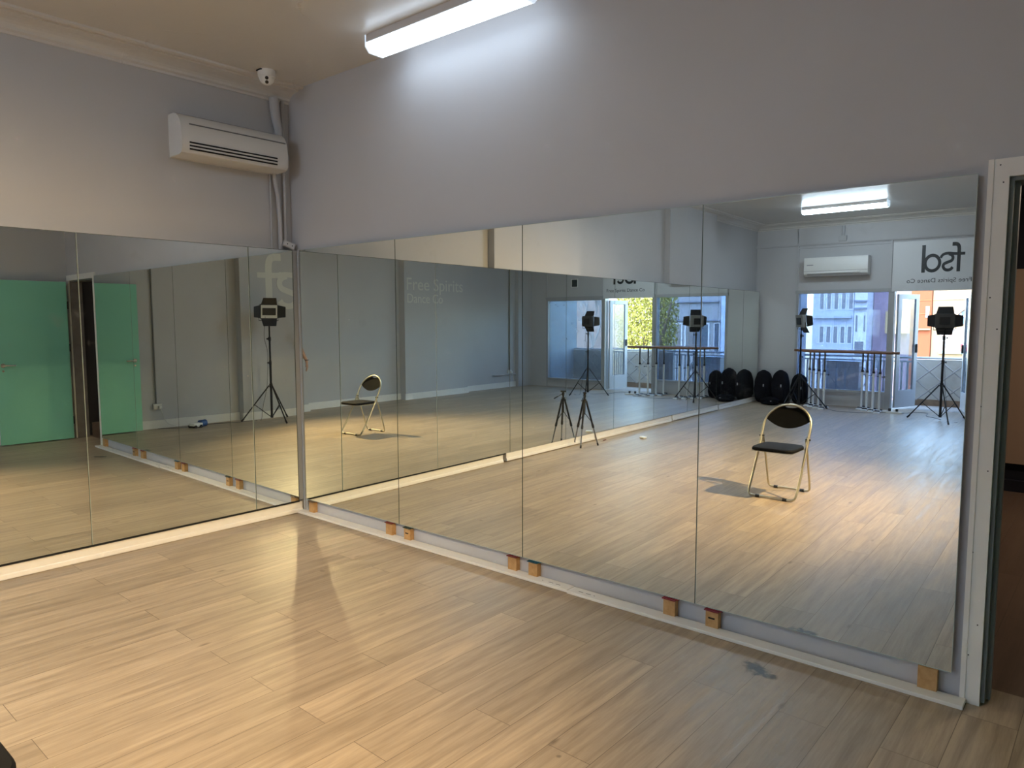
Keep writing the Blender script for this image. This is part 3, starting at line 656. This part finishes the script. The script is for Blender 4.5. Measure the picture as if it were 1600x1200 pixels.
b0 = barre((1.45, -10.10, 0), 'portable barre closest to the window glass')
bls = ['portable barre second from the window glass', 'portable barre third from the window glass', 'portable barre standing farthest out from the window']
for k in range(3):
    c_ = copy_tree(b0); c_.location = (1.43+.125*(k+1), -10.10+.125*(k+1), 0); c_['label'] = bls[k]

# ------------------------------------------------------------ bags in the corner
def bag(label, loc, rz, w_, d_, h_, lean):
    e = thing('backpack', label, 'backpack', loc, rz, 'black bags piled in the corner')
    rnd = random.Random(label)
    def blob(name, c, sx, sy, sz, m, p=3.4, seed=0):
        mb = MB(); bmesh.ops.create_icosphere(mb.bm, subdivisions=4, radius=1); ph = rnd.random()*6
        for v in mb.bm.verts:
            x, y, z = v.co
            k = (abs(x)**p+abs(y)**p+abs(z)**p)**(-1/p); x, y, z = x*k, y*k, z*k
            wv = 1+.04*math.sin(5*x+ph)*math.cos(4*z+ph)+.025*math.sin(11*z+7*x+ph)
            tp = 1-.18*max(0, z)**2
            v.co = Vector((c[0]+x*sx*wv*tp+lean*max(0, z+1)*.5, c[1]+y*sy*wv*tp, c[2]+z*sz))
            if v.co.z < 0.002: v.co.z = .002
        return mb.build(name, m, e, smooth=True)
    blob('body', (0, 0, h_/2), w_/2, d_/2, h_/2, FABRIC)
    blob('pocket', (0, d_/2, h_*.33), w_*.36, .05, h_*.22, FABRIC)
    MB().tube(bez([(-.05+lean, 0, h_-.02), (-.03+lean, 0, h_+.004), (.03+lean, 0, h_+.004), (.05+lean, 0, h_-.02)], 4), .008, 8).build('handle', FABRIC, e, smooth=True)
    for s_ in (-1, 1): MB().tube(bez([(s_*.08+lean, -d_/2*.7, h_*.9), (s_*.10, -d_/2-.03, h_*.6), (s_*.11, -d_/2-.0, h_*.2)], 4), .014, 8).build('strap', FABRIC, e, smooth=True)
    MB().box((w_*.18, d_/2+.03, h_*.52), (w_*.24, d_/2+.045, h_*.60)).build('logo', mat('reflective_grey', (.35, .35, .38), .3), e)
bag('black backpack in the corner against the left mirrors', (.185, -10.08, 0), .0, .30, .30, .60, .0)
bag('black backpack in the middle of the corner pile', (.495, -10.10, 0), 0, .30, .28, .61, .0)
bag('wide black backpack beside the light stand', (.81, -10.20, 0), 0, .29, .19, .55, -.01)
bag('low dark bag slumped in front of the corner pile', (.42, -9.76, 0), .1, .34, .16, .14, 0)

# ------------------------------------------------------------ lettering and sign
def ribbon(mb, pts, wd, mapf, t0, t1, n=5):
    P = [Vector((x, y, 0)) for x, y in pts]
    if len(P) > 2: P = bez(P, n)
    L_, R_ = [], []
    for i, p in enumerate(P):
        d = (P[min(i+1, len(P)-1)]-P[max(i-1, 0)]).normalized(); nn = Vector((-d.y, d.x, 0))*wd/2
        L_.append(p+nn); R_.append(p-nn)
    V = [[mb.bm.verts.new(mapf(q_.x, q_.y, t)) for q_ in S_] for S_ in (L_, R_) for t in (t0, t1)]
    l0, l1, r0_, r1_ = V
    for i in range(len(P)-1):
        for a_, b_ in ((l0, r0_), (r1_, l1), (l1, l0), (r0_, r1_)): mb.bm.faces.new((a_[i], a_[i+1], b_[i+1], b_[i]))
    for i in (0, -1): mb.bm.faces.new((l0[i], l1[i], r1_[i], r0_[i]))
def logotype(mapf, t0, t1):
    mb = MB(); W_ = 54
    ribbon(mb, [(0, 0), (0, 150), (0, 300), (8, 365), (40, 395), (105, 398)], W_, mapf, t0, t1+1*.0004)
    ribbon(mb, [(-92, 256), (60, 258)], 40, mapf, t0, t1+2*.0004)
    ribbon(mb, [(60, 258), (150, 268), (215, 262), (255, 238), (275, 205)], 40, mapf, t0, t1+3*.0004)
    ribbon(mb, [(150, 258), (105, 238), (88, 200), (105, 162), (160, 140), (215, 118), (232, 80), (205, 38), (160, 25), (115, 36), (88, 66)], 44, mapf, t0, t1+4*.0004)
    ring = [(400+113*math.cos(a), 135+113*math.sin(a)) for a in [2*PI*i/20 for i in range(21)]]
    ribbon(mb, ring, 48, mapf, t0, t1+5*.0004, 3)
    ribbon(mb, [(540, 0), (540, 405)], 56, mapf, t0, t1+6*.0004)
    return mb
LET = mat('pale_lettering', (.66, .66, .60), .5)
o = logotype(lambda a, b, t: Vector((XDP-.001-t, -2.68-a*.00207, 1.73+b*.00207)), 0, .0015).build('wall_logo', LET)
tag(o, 'huge pale fsd logo lettered on the wall behind the photographer', 'wall lettering')
def text(s, mtx, width, capz, m, name, label=None, cat=None, parent=None):
    cu = bpy.data.curves.new(name, 'FONT'); cu.body = s; cu.size = 1; cu.extrude = .0008
    o = bpy.data.objects.new(name, cu); C.objects.link(o); cu.materials.append(m)
    bpy.context.view_layer.update(); dx = o.dimensions.x
    cu2 = bpy.data.curves.new('x', 'FONT'); cu2.body = 'F'; cu2.size = 1; t_ = bpy.data.objects.new('x', cu2); C.objects.link(t_); bpy.context.view_layer.update(); dy = t_.dimensions.y
    bpy.data.objects.remove(t_); bpy.data.curves.remove(cu2)
    me_ = bpy.data.meshes.new_from_object(o.evaluated_get(bpy.context.evaluated_depsgraph_get())); bpy.data.objects.remove(o); o = bpy.data.objects.new(name, me_); C.objects.link(o)
    me_.materials.clear(); me_.materials.append(m)
    if parent is not None: o.parent = parent
    o.matrix_local = mtx @ Matrix.Diagonal((width/dx, capz/dy, 1, 1))
    if label: tag(o, label, cat)
    return o
MD = Matrix(((0, 0, -1, 0), (-1, 0, 0, 0), (0, 1, 0, 0), (0, 0, 0, 1)))
text('Free Spirits', Matrix.Translation((XDP-.002, -6.24, 2.15)) @ MD, 1.60, .235, LET, 'wall_lettering', 'pale wall lettering reading Free Spirits, the upper line', 'wall lettering')
text('Dance Co', Matrix.Translation((XDP-.002, -6.26, 1.90)) @ MD, .98, .175, LET, 'wall_lettering', 'pale wall lettering reading Dance Co, the lower line', 'wall lettering')
e = thing('sign_board', 'white sign board with black fsd logo over the balcony doorway', 'sign', (2.88, YC+.03, 2.03))
MB().box((-.63, 0, 0), (.62, .012, .83), .001).build('panel', mat('sign_white', (.66, .67, .69), .35), e)
INK = mat('sign_black', (.010, .012, .012), .4); INK2 = mat('sign_grey', (.03, .03, .035), .5)
logotype(lambda a, b, t: Vector((.33-a*.00093, .0125+t, .30+b*.00112)), 0, .001).build('logo', INK, e)
MC = Matrix(((-1, 0, 0, 0), (0, 0, 1, 0), (0, 1, 0, 0), (0, 0, 0, 1)))
text('Free Spirits Dance Co', Matrix.Translation((.53, .0135, .135)) @ MC, .93, .068, INK2, 'lettering', parent=e)

# ------------------------------------------------------------ small fittings seen in the mirrors
e = thing('junction_box', 'small junction box with a conduit above the far air conditioner', 'junction box', (1.43, YC, 2.97))
MB().box((-.065, 0, -.03), (.065, .05, .07), .004).build('box', PIPE, e)
for x in (-.02, .02): MB().tube([(x, .02, .07), (x, .02, .24)], .009, 8).build('conduit', PIPE, e)
e = thing('wall_vent', 'small dark vent high above the far window', 'vent', (4.27, YC+.01, 2.31))
mb = MB(); frame(mb, -.09, .09, -.01, .18, 0, .015, .015); mb.build('frame', WHITE, e); MB().box((-.075, 0, .005), (.075, .006, .165)).build('grille', mat('vent_dark', (.02, .03, .03), .5), e)
for i, (y, top_, xw, lab, z) in enumerate(((-.97, 3.3, XD, 'wall socket with conduit near the green door', .32), (-9.62, 3.3, XD, 'wall socket with conduit at the window end', .36))):
    e = thing('power_socket', lab, 'power socket', (xw, y, z))
    MB().box((-.04, -.06, -.04), (0, .06, .04), .004).build('box', WHITE2, e)
    MB().tube([(-.016, .01, .04), (-.016, .01, top_-z-.05)], .011, 8).build('conduit', mat('dark_conduit', (.16, .16, .15), .5), e)
    MB().box((-.075, -.05, -.03), (-.04, -.01, .01), .004).build('plug', WHITE, e)
    MB().tube(bez([(-.07, -.03, -.02), (-.09, -.05, -.12), (-.06, -.12, -.25), (-.08, -.25, -z+.006)], 5), .004, 6).build('cord', WHITE2, e)
pipe('low horizontal pipe along the far end of the side wall', [(XD-.03, -9.0, .30), (XD-.03, -9.84, .30)], .014)
e = thing('floor_appliance', 'small white appliance with blue drum and black wheels lying on the floor by the wall', 'appliance', (5.30, -1.45, 0), .3)
MB().box((-.06, .0, .012), (.06, .15, .07), .012).build('body', WHITE, e); MB().tube([(0, -.09, .052), (0, .01, .052)], .05, 16).build('drum', mat('blue_plastic', (.02, .09, .28), .4), e, smooth=True)
for y in (.04, .13): MB().tube([(-.07, y, .022), (.07, y, .022)], .022, 14).build('wheel', BLACK, e, smooth=True)
e = thing('power_strip', 'white power strip with two plugs on the floor by the barres', 'power strip', (2.45, -9.80, 0), .25)
MB().box((-.15, -.03, 0), (.15, .03, .03), .005).build('body', WHITE, e)
for x in (-.06, .06): MB().box((x-.018, -.018, .03), (x+.018, .018, .075), .006).build('plug', BLACK, e)
def cable(label, pts, m=BLACK, rr=.0035):
    o = MB().tube(bez([(x, y, rr+.001) for x, y in pts], 8), rr, 6).build('cable', m, smooth=True); return tag(o, label, 'cable')
cable('thin dark cable across the floor from the barres to the power strip', [(1.45, -9.65), (1.7, -9.45), (2.0, -9.5), (2.2, -9.62), (2.34, -9.78)], mat('grey_cable', (.12, .12, .13), .5))
cable('looped black cable between the power strip and the far light stand', [(2.58, -9.75), (2.7, -10.05), (2.9, -10.1), (2.95, -9.7), (3.1, -9.5), (3.2, -9.35)], mat('grey_cable'))
cable('black cable along the skirting to the nearest light stand', [(5.55, -.95), (5.40, -1.2), (5.46, -1.65), (5.36, -2.0), (5.34, -2.2), (5.30, -2.28)], BLACK)
o = MB().box((-.045, -.03, .001), (.045, .03, .026), .006).build('plastic_case', WHITE, None, (.42, -4.94, 0), (0, 0, .5)); tag(o, 'small white plastic case lying on the open floor', 'case')
o = MB().box((-.04, -.008, .001), (.04, .008, .007)).build('timber_shim', mat('shim_rust-red', (.20, .035, .02), .4), None, (.10, -4.50, 0), (0, 0, 1.4)); tag(o, 'small red-brown shim on the floor beside the tripod', 'shim')

# ------------------------------------------------------------ balcony doors, balcony
def french(n, hx, ang, lab, sgn):
    e = thing('door_%d' % n, lab, 'door', (hx, YC-.10, .02), ang); e['kind'] = 'structure'
    W_ = .56; s0, s1 = (0, W_) if sgn > 0 else (-W_, 0)
    mb = MB(); fr_ = .085
    mb.box((s0, -.02, 0), (s0+fr_, .02, 1.97)).box((s1-fr_, -.02, 0), (s1, .02, 1.97)).box((s0+fr_, -.02, 1.89), (s1-fr_, .02, 1.97)).box((s0+fr_, -.02, 0), (s1-fr_, .02, .30))
    mb.build('door_frame', mat('pale_door_paint', (.48, .50, .53), .4), e)
    MB().box((s0+fr_, -.003, .30), (s1-fr_, .003, 1.89)).build('pane', GLASS2, e)
    MB().box((s1-.06 if sgn > 0 else s0+.03, .02, .95), (s1-.03 if sgn > 0 else s0+.06, .05, 1.10), .004).build('door_handle', BLACK, e)
french(2, DR[0]+.03, math.radians(-66), 'glazed balcony door leaf beside the barres, swung outward', 1)
french(3, DR[1]-.03, math.radians(76), 'glazed balcony door leaf on the far side, swung outward', -1)
CONC = mat('balcony_concrete', (.33, .30, .27), .8, noise=(3, .6, (.24, .21, .18)))
REND = mat('weathered_render', (.55, .52, .47), .85, noise=(2.2, .9, (.36, .32, .27)))
o = MB().box((.3, -11.75, -.25), (5.4, -10.5, -.02)).build('floor', CONC); struct(o, 'concrete balcony floor', 'floor')
o = MB().box((2.42, -11.72, -.02), (5.13, -11.6, .82)).build('balcony_parapet', REND); tag(o, 'weathered white balcony parapet outside the doorway', 'parapet')
o = MB().box((2.42, -11.60, -.02), (5.13, -11.52, .09)).build('timber_kerb', mat('weathered_wood', (.25, .16, .10), .8, noise=(12, .6, (.15, .09, .06)))); tag(o, 'weathered brown timber kerb at the foot of the parapet', 'kerb')
for (a, b) in ((5.14, 5.3), (.28, .44)):
    o = MB().box((a, -11.75, -.1), (b, -10.5, 2.9)).build('wall_balcony', mat('balcony_wall', (.52, .54, .56), .8)); struct(o, 'rendered side wall of the balcony', 'wall')
o = MB().tube([(.46, -11.62, .85), (5.12, -11.62, .85)], .022, 10).build('handrail', mat('pale_metal', (.62, .62, .62), .4)); tag(o, 'pale metal handrail along the top of the balcony', 'handrail')
e = thing('balcony_railing', 'pale vertical bar railing outside the barre window', 'railing', (.46, -11.62, -.02))
MB().box((0, -.015, .10), (1.94, .015, .13)).box((0, -.015, .78), (1.94, .015, .81)).build('rail', mat('pale_metal'), e)
for k in range(19): MB().box((.05+k*.10, -.012, .12), (.082+k*.10, .012, .79)).build('baluster', mat('pale_metal'), e)
e = thing('folding_trellis', 'folding lattice gate drawn across the parapet', 'trellis', (2.5, -11.50, .08))
k = 0
for i in range(-2, 7):
    for s_ in (-1, 1):
        x0_, x1_ = i*.39, i*.39+.78
        p0_, p1_ = (Vector((x0_, .01*s_, 0)), Vector((x1_, .01*s_, .70)))
        if s_ < 0: p0_, p1_ = Vector((x0_, .01*s_, .70)), Vector((x1_, .01*s_, 0))
        a0_, a1_ = 0, 1
        if x0_ < 0: a0_ = -x0_/.78
        if x1_ > 2.55: a1_ = (2.55-x0_)/.78
        if a1_-a0_ < .1: continue
        MB().tube([p0_.lerp(p1_, a0_), p0_.lerp(p1_, a1_)], .011, 8).build('slat', mat('lattice_grey', (.30, .28, .26), .6), e)
e = thing('condenser_unit', 'white air conditioning condenser on the balcony behind the barres', 'condenser', (1.35, -11.15, -.02))
MB().box((-.30, -.16, .20), (.28, .16, .78), .01).build('casing', WHITE, e); MB().box((-.32, -.18, .78), (.30, .18, .80), .004).build('lid', WHITE, e)
MB().lathe([(.22, .0), (.22, .012)], (-.03, -.172, .48), 28, 'y').build('fan_grille', mat('grille_dark', (.10, .11, .12), .5), e, smooth=True)
for x in (-.22, .20): MB().box((x-.03, -.16, 0), (x+.03, .16, .20)).build('foot', mat('pale_metal'), e)
for dz in (0, .05, .10): MB().tube(bez([(.28, .05, .70-dz), (.36, .08, .66-dz), (.42, .10, .50-dz), (.36, .10, .35), (.29, .05, .28)], 5), .011, 8).build('hose', WHITE, e, smooth=True)

# ------------------------------------------------------------ the street beyond
def building(name, label, x0, x1, z0, z1, yf, dep, m, wins, wm, group='buildings across the street'):
    e = thing(name, label, 'building', ((x0+x1)/2, yf, z0), 0, group); cx = (x0+x1)/2
    MB().box((x0-cx, -dep, 0), (x1-cx, 0, z1-z0)).build('wall', m, e)
    for (a, b, c, d) in wins:
        fr_ = MB(); frame(fr_, a-cx, b-cx, c-z0, d-z0, -.05, .04, min(.06, (b-a)*.12)); fo = fr_.build('window', mat('pale_frame', (.70, .74, .78), .5), e)
        MB().box((a-cx+.01, -.02, c-z0+.01), (b-cx-.01, .012, d-z0-.01)).build('pane', wm, fo)
    return e
PANE = mat('street_pane', (.10, .14, .20), .15, spec=.8)
BLUE = mat('pale_blue_render', (.42, .48, .58), .8, noise=(.5, .4, (.36, .42, .52)))
ORG = mat('orange_render', (.24, .062, .022), .8, noise=(.6, .5, (.21, .055, .02)))
CRM = mat('cream_render', (.26, .185, .11), .8, noise=(.4, .4, (.23, .165, .10)))
wins = [(-12.70+.57*k, -12.30+.57*k, 2.45, 4.1) for k in range(5)]+[(-12.65+.55*k, -12.25+.55*k, -.35, 1.1) for k in range(5)]+[(-12.70+.57*k, -12.30+.57*k, -3.4, -1.8) for k in range(5)]
e = building('office_building', 'pale blue office block with two rows of tall windows', -13.2, -10.0, -6, 4.6, -60, 8, BLUE, wins, PANE)
MB().box((-1.5, 0, 7.75), (1.5, .35, 8.0)).build('ledge', BLUE, e)
e = building('corner_building', 'pale ornate corner block with a striped frieze', -9.96, -9.0, -6, 4.6, -60, 8, mat('pale_stone', (.60, .64, .72), .8), [(-9.85, -9.65, .6, 2.0), (-9.25, -9.05, .6, 2.0), (-9.9, -9.1, -1.5, -.1)], PANE)
MB().box((-.47, 0, 9.05), (.47, .3, 9.2)).box((-.47, 0, 8.45), (.47, .3, 8.6)).build('ledge', mat('slate_band', (.20, .24, .32), .7), e)
e = building('brick_building', 'dark purple-brown brick block with a curved bay coloured yellow-lit', -8.95, -6.4, -6, 4.6, -62, 8, mat('purple_brick', (.26, .20, .26), .85, noise=(3, .5, (.20, .15, .21))), [(-8.7, -8.1, -2.5, -1.0), (-7.8, -7.2, -2.5, -1.0)], PANE)
mb = MB().prism([(.55+1.9*i/12-1.25, 1.2*math.sin(PI*i/12)+.02) for i in range(13)], lambda a, b, t: Vector((a+.35, b, t)), 6.5, 8.3); mb.build('bay', mat('yellow_lit_render', (.85, .62, .28), .8), e)  # the yellow light on this curved wall is put into its colour
e = building('orange_building', 'narrow orange-red building with one slit window beyond the balcony', .25, .86, -5, 3.3, -23.9, 5, ORG, [(.70, .80, 1.64, 2.0)], PANE)
MB().box((-.30, 0, 6.22), (.305, .12, 6.27)).build('ledge', CRM, e)
MB().box((-.30, 0, 7.2), (.305, .02, 7.215)).box((-.30, 0, 6.75), (.305, .02, 6.765)).build('joint', mat('orange_joint', (.45, .13, .05), .8), e)
gw = [(1.14+.20*i, 1.32+.20*i, .55+.36*j, .88+.36*j) for i in range(7) for j in range(2)]
e = building('cream_building', 'sunlit cream building with an arched window and gridded glazing', .88, 4.9, -5, 3.4, -24, 6, CRM, gw, mat('shop_glass', (.22, .16, .15), .2))
cx = (.88+4.9)/2
ar = [(2.2+.75*math.cos(PI*i/24), 1.45+.62*math.sin(PI*i/24)) for i in range(25)]
mb = MB(); ribbon(mb, ar, .13, lambda a, b, t: Vector((a-cx, t, b+5)), 0, .10, 2); mb.build('arch', mat('pink_arch', (.80, .56, .42), .8), e)
MB().prism([(2.2+.68*math.cos(PI*i/24), 1.42+.55*math.sin(PI*i/24)) for i in range(25)], lambda a, b, t: Vector((a-cx, t, b+5)), .0, .04).build('pane', PANE, e)
mb = MB()
for x in (1.7, 1.95, 2.2, 2.45, 2.7): mb.box((x-cx-.012, .03, 6.42), (x-cx+.012, .06, 6.95-abs(x-2.2)*.35))
mb.box((1.5-cx, .03, 6.66), (2.9-cx, .06, 6.69)); mb.build('glazing_bar', WHITE, e)
MB().box((.90-cx, 0, 7.22), (4.9-cx, .03, 7.235)).build('joint', mat('cream_joint', (.60, .48, .34), .8), e)
MB().box((1.12-cx, 0, 5.45), (2.95-cx, .10, 5.53)).build('awning', mat('green_sill', (.25, .42, .34), .7), e)
e = thing('shop_sign', 'red shop sign with white letters on the cream building', 'sign', (2.05, -23.93, .54))
MB().box((-.30, 0, 0), (.30, .08, .24), .004).build('panel', mat('sign_red', (.75, .03, .06), .5), e)
text('TY', Matrix.Translation((.10, .082, .05)) @ MC, .28, .15, WHITE, 'lettering', parent=e)
bw = [(6.88, 7.95, .30, 1.46), (8.05, 8.5, .30, 1.46), (6.45, 6.70, .30, 1.46), (5.2, 5.95, .30, 1.46)]
e = building('bay_building', 'white building with large dark bay windows and a pale downpipe', 4.95, 8.9, -5, 3.3, -24, 6, mat('white_render', (.34, .36, .39), .8), bw, PANE)
cx = (4.95+8.9)/2
MB().box((4.97-cx, 0, 6.53), (8.8-cx, .08, 6.58)).box((6.5-cx, 0, 7.28), (8.3-cx, .10, 7.33)).build('ledge', mat('slate_band'), e)
MB().tube([(6.25-cx, .12, 0), (6.25-cx, .12, 11)], .11, 12).build('downpipe', mat('pale_blue_pipe', (.50, .62, .85), .5), e)
o = MB().box((9.0, -30, -5), (20, -27, 3.7)).build('pink_building', mat('pale_pink_render', (.32, .26, .26), .8)); tag(o, 'pale pink building behind the bare street tree', 'building', 'buildings across the street')
o = MB().box((-30, -75, -5.3), (30, -11.8, -5)).build('street', mat('asphalt', (.12, .12, .125), .9)); struct(o, 'asphalt street below the balcony', 'street')
def leaves(mb, c, rad, n, size, seed):
    rn = random.Random(seed)
    for i in range(n):
        while True:
            p = Vector((rn.uniform(-1, 1), rn.uniform(-1, 1), rn.uniform(-1, 1)))
            if p.length < 1: break
        p = Vector((p.x*rad[0], p.y*rad[1], p.z*rad[2]))+Vector(c)
        R_ = Euler((rn.uniform(0, 6), rn.uniform(0, 6), rn.uniform(0, 6))).to_matrix(); s_ = size*rn.uniform(.6, 1.3)
        mb.quad([p+R_ @ Vector(q_) for q_ in ((-s_, 0, 0), (0, -s_*.55, 0), (s_, 0, 0), (0, s_*.55, 0))])
def leafmat(name, c1, c2):
    m = mat(name, c1, .6, noise=(6, 1, c2)); b = m.node_tree.nodes['Principled BSDF']; b.inputs['Transmission Weight'].default_value = 0; return m
e = thing('street_tree', 'yellow-green leafy street tree beyond the balcony doorway', 'tree', (7.9, -20.6, -5), 0, 'street trees')
MB().tube([(0, 0, 0), (.1, 0, 3), (0, .1, 6)], [.22, .18, .12], 10).tube([(.05, 0, 4), (-.8, .3, 6), (-1.2, .4, 7.2)], [.1, .07, .03], 8).tube([(.05, 0, 4.5), (.9, -.2, 6.2), (1.3, 0, 7.6)], [.1, .07, .03], 8).build('trunk', mat('bark', (.14, .10, .07), .9), e)
mb = MB(); leaves(mb, (0, 0, 6.6), (1.25, .9, 2.6), 14000, .05, 3); mb.build('foliage', leafmat('yellow_leaves', (.36, .31, .05), (.20, .21, .03)), e)['kind'] = 'stuff'
e = thing('street_tree', 'bare street tree with fine branches beyond the far window', 'tree', (10.9, -21.5, -5), 0, 'street trees')
rn = random.Random(5); mb = MB().tube([(0, 0, 0), (.05, 0, 4.2)], [.16, .11], 8)
def branch(p, d, L_, rr, lv):
    q_ = p+d*L_; mb.tube([p, p.lerp(q_, .5)+Vector((rn.uniform(-.05, .05), 0, rn.uniform(-.05, .05))), q_], [rr, rr*.8, rr*.6], 5)
    if lv == 0: return
    for k in range(3):
        nd = (d+Vector((rn.uniform(-.8, .8), rn.uniform(-.5, .5), rn.uniform(-.25, .7)))).normalized(); branch(p.lerp(q_, rn.uniform(.5, 1)), nd, L_*.75, rr*.6, lv-1)
branch(Vector((.05, 0, 4.2)), Vector((-.1, 0, 1)), 1.4, .08, 5)
mb.build('branches', mat('pale_bark', (.42, .42, .44), .8), e)

# ------------------------------------------------------------ photographer (only an arm shows in the corner of the mirrors)
def skin(name, verts, edges, radii, m, parent, root=0, sub=2):
    me = bpy.data.meshes.new(name); me.from_pydata([tuple(v) for v in verts], edges, []); o = bpy.data.objects.new(name, me); C.objects.link(o); o.parent = parent
    me.materials.append(m); md = o.modifiers.new('skin', 'SKIN'); md.use_smooth_shade = True
    roots = root if isinstance(root, (list, tuple)) else [root]
    for i, rr in enumerate(radii):
        sv = me.skin_vertices[0].data[i]; sv.radius = rr if isinstance(rr, tuple) else (rr, rr); sv.use_root = i in roots
    sb = o.modifiers.new('sub', 'SUBSURF'); sb.levels = sub; sb.render_levels = sub
    return o
PF = Vector((-.655, .755, 0)); PL = Vector((-.755, -.655, 0)); P0 = Vector((5.197, -3.44, 0))
e = thing('person', 'person standing behind the camera, left arm hanging with a dark bracelet, holding a phone', 'person', P0)
def PP(fw, lf, z): return PF*fw+PL*lf+Vector((0, 0, z))
SKN = mat('skin', (.50, .29, .20), .5); SHIRT = mat('dark_shirt', (.03, .035, .045), .8); TROU = mat('dark_trousers', (.02, .022, .03), .85); HAIR = mat('dark_hair', (.025, .018, .014), .6)
V = [PP(0, 0, .98), PP(-.01, 0, 1.15), PP(-.01, 0, 1.33), PP(0, 0, 1.44), PP(.01, 0, 1.52), PP(.02, 0, 1.60), PP(.02, 0, 1.69)]
Ed = [(0, 1), (1, 2), (2, 3), (3, 4), (4, 5), (5, 6)]; Rr = [(.13, .095), (.115, .085), (.13, .09), (.09, .07), (.05, .05), (.072, .085), (.068, .08)]
def add(base, pts):
    i0 = base
    for p, rr in pts:
        V.append(p); Rr.append(rr); Ed.append((i0, len(V)-1)); i0 = len(V)-1
    return i0
lw = add(3, [(PP(0, .12, 1.41), .048), (PP(-.02, .130, 1.30), .042), (PP(-.03, .132, 1.16), .036), (PP(.0, .195, 1.02), .038), (PP(.01, .262, .90), .025), (PP(.015, .268, .855), (.018, .034)), (PP(.02, .27, .82), (.015, .036))])
lt = [len(V)-1]
for k, (dy, ln) in enumerate(((.028, .068), (.010, .078), (-.009, .072), (-.026, .056))):
    add(lt[0], [(PP(.02+dy, .272, .80), .0095), (PP(.024+dy, .268, .80-ln*.5), .0088), (PP(.026+dy*.9, .255, .80-ln*.95), .0075)])
add(lt[0]-1, [(PP(.05, .265, .83), .010), (PP(.062, .255, .80), .0085)])
rw = add(3, [(PP(0, -.15, 1.41), .048), (PP(.02, -.20, 1.28), .042), (PP(.06, -.20, 1.17), .036), (PP(.17, -.17, 1.30), .032), (PP(.25, -.12, 1.42), .024), (PP(.285, -.10, 1.47), (.026, .018))])
rt = len(V)-1
for k, (dz, ln) in enumerate(((.03, .06), (.012, .066), (-.006, .062), (-.022, .05))):
    add(rt, [(PP(.315, -.10, 1.475+dz), .009), (PP(.335, -.09, 1.48+dz), .0085), (PP(.345, -.07, 1.48+dz), .0075)])
add(rt, [(PP(.29, -.075, 1.50), .010), (PP(.312, -.055, 1.505), .0085)])
hip = [(PP(0, .09, .92), .085), (PP(.01, .10, .70), .068), (PP(.01, .10, .50), .052), (PP(-.01, .10, .30), .046), (PP(-.02, .10, .10), .032), (PP(0, .10, .045), .034), (PP(.12, .115, .03), (.04, .024))]
add(0, hip); add(0, [(PP(p.dot(PF), -p.dot(PL), p.z), rr) for p, rr in hip])
skin('body', V, Ed, Rr, SKN, e)
skin('shirt', [PP(0, 0, .93), PP(-.01, 0, 1.15), PP(-.01, 0, 1.33), PP(0, 0, 1.435), PP(0, .12, 1.40), PP(-.02, .130, 1.29), PP(-.025, .130, 1.24), PP(0, -.15, 1.40), PP(.02, -.20, 1.28), PP(.03, -.205, 1.25)],
     [(0, 1), (1, 2), (2, 3), (3, 4), (4, 5), (5, 6), (3, 7), (7, 8), (8, 9)], [(.15, .115), (.135, .105), (.145, .105), (.10, .08), .062, .058, .056, .062, .058, .056], SHIRT, e)
def leg(sg): return [PP(0, sg*.09, .90), PP(.01, sg*.10, .70), PP(.01, sg*.10, .50), PP(-.01, sg*.10, .30), PP(-.02, sg*.10, .09)]
VT = [PP(0, 0, .97)]+leg(1)+leg(-1)
skin('trousers', VT, [(0, 1), (1, 2), (2, 3), (3, 4), (4, 5), (0, 6), (6, 7), (7, 8), (8, 9), (9, 10)], [(.145, .11)]+[.098, .082, .066, .06, .055]*2, TROU, e)
for sg in (1, -1): skin('shoe', [PP(-.03, sg*.10, .045), PP(.06, sg*.108, .04), PP(.15, sg*.118, .032)], [(0, 1), (1, 2)], [(.046, .042), (.046, .036), (.042, .026)], BLACK, e)
hd = MB(); bmesh.ops.create_uvsphere(hd.bm, u_segments=24, v_segments=16, radius=1)
for v in list(hd.bm.verts):
    v.co = Vector((v.co.x*.086, v.co.y*.098, v.co.z*.115))
kill = [v for v in hd.bm.verts if v.co.y > .045 and v.co.z < .055 or v.co.z < -.07]
bmesh.ops.delete(hd.bm, geom=kill, context='VERTS')
hr = hd.build('hair', HAIR, e, smooth=True); hr.location = PP(.01, 0, 1.665); hr.rotation_euler = (0, 0, math.atan2(PF.y, PF.x)-PI/2)
def face(name, mb, m):
    o = mb.build(name, m, e, smooth=True); o.location = PP(.02, 0, 1.62); o.rotation_euler = (0, 0, math.atan2(PF.y, PF.x)-PI/2)
for s_ in (-1, 1):
    face('eye', MB().lathe([(.002, -.004), (.012, 0), (.002, .006)], (s_*.031, .078, .015), 12, 'y'), mat('eye', (.05, .04, .035), .2))
    face('ear', MB().tube([(s_*.078, -.005, -.02), (s_*.086, -.008, .005), (s_*.080, -.004, .028)], [.008, .012, .008], 8), SKN)
face('nose', MB().tube([(0, .078, .018), (0, .098, -.012), (0, .085, -.022)], [.008, .013, .009], 8), SKN)
face('mouth', MB().tube([(-.022, .078, -.045), (0, .085, -.046), (.022, .078, -.045)], [.003, .006, .003], 8), mat('lips', (.40, .16, .13), .5))
br_ = MB().tube([PP(.008+.028*math.cos(a), .262+.028*math.sin(a), .912) for a in [2*PI*i/20 for i in range(20)]], .006, 8, closed=True); br_.build('bracelet', BLACK, e, smooth=True)
ph = thing('smartphone', 'dark smartphone held up by the person', 'phone', cam.location)
o = MB().box((-.022, -.058, .004), (.125, .018, .012), .003).build('case', BLACK, ph); o.matrix_local = cam.matrix_world.to_3x3().to_4x4()
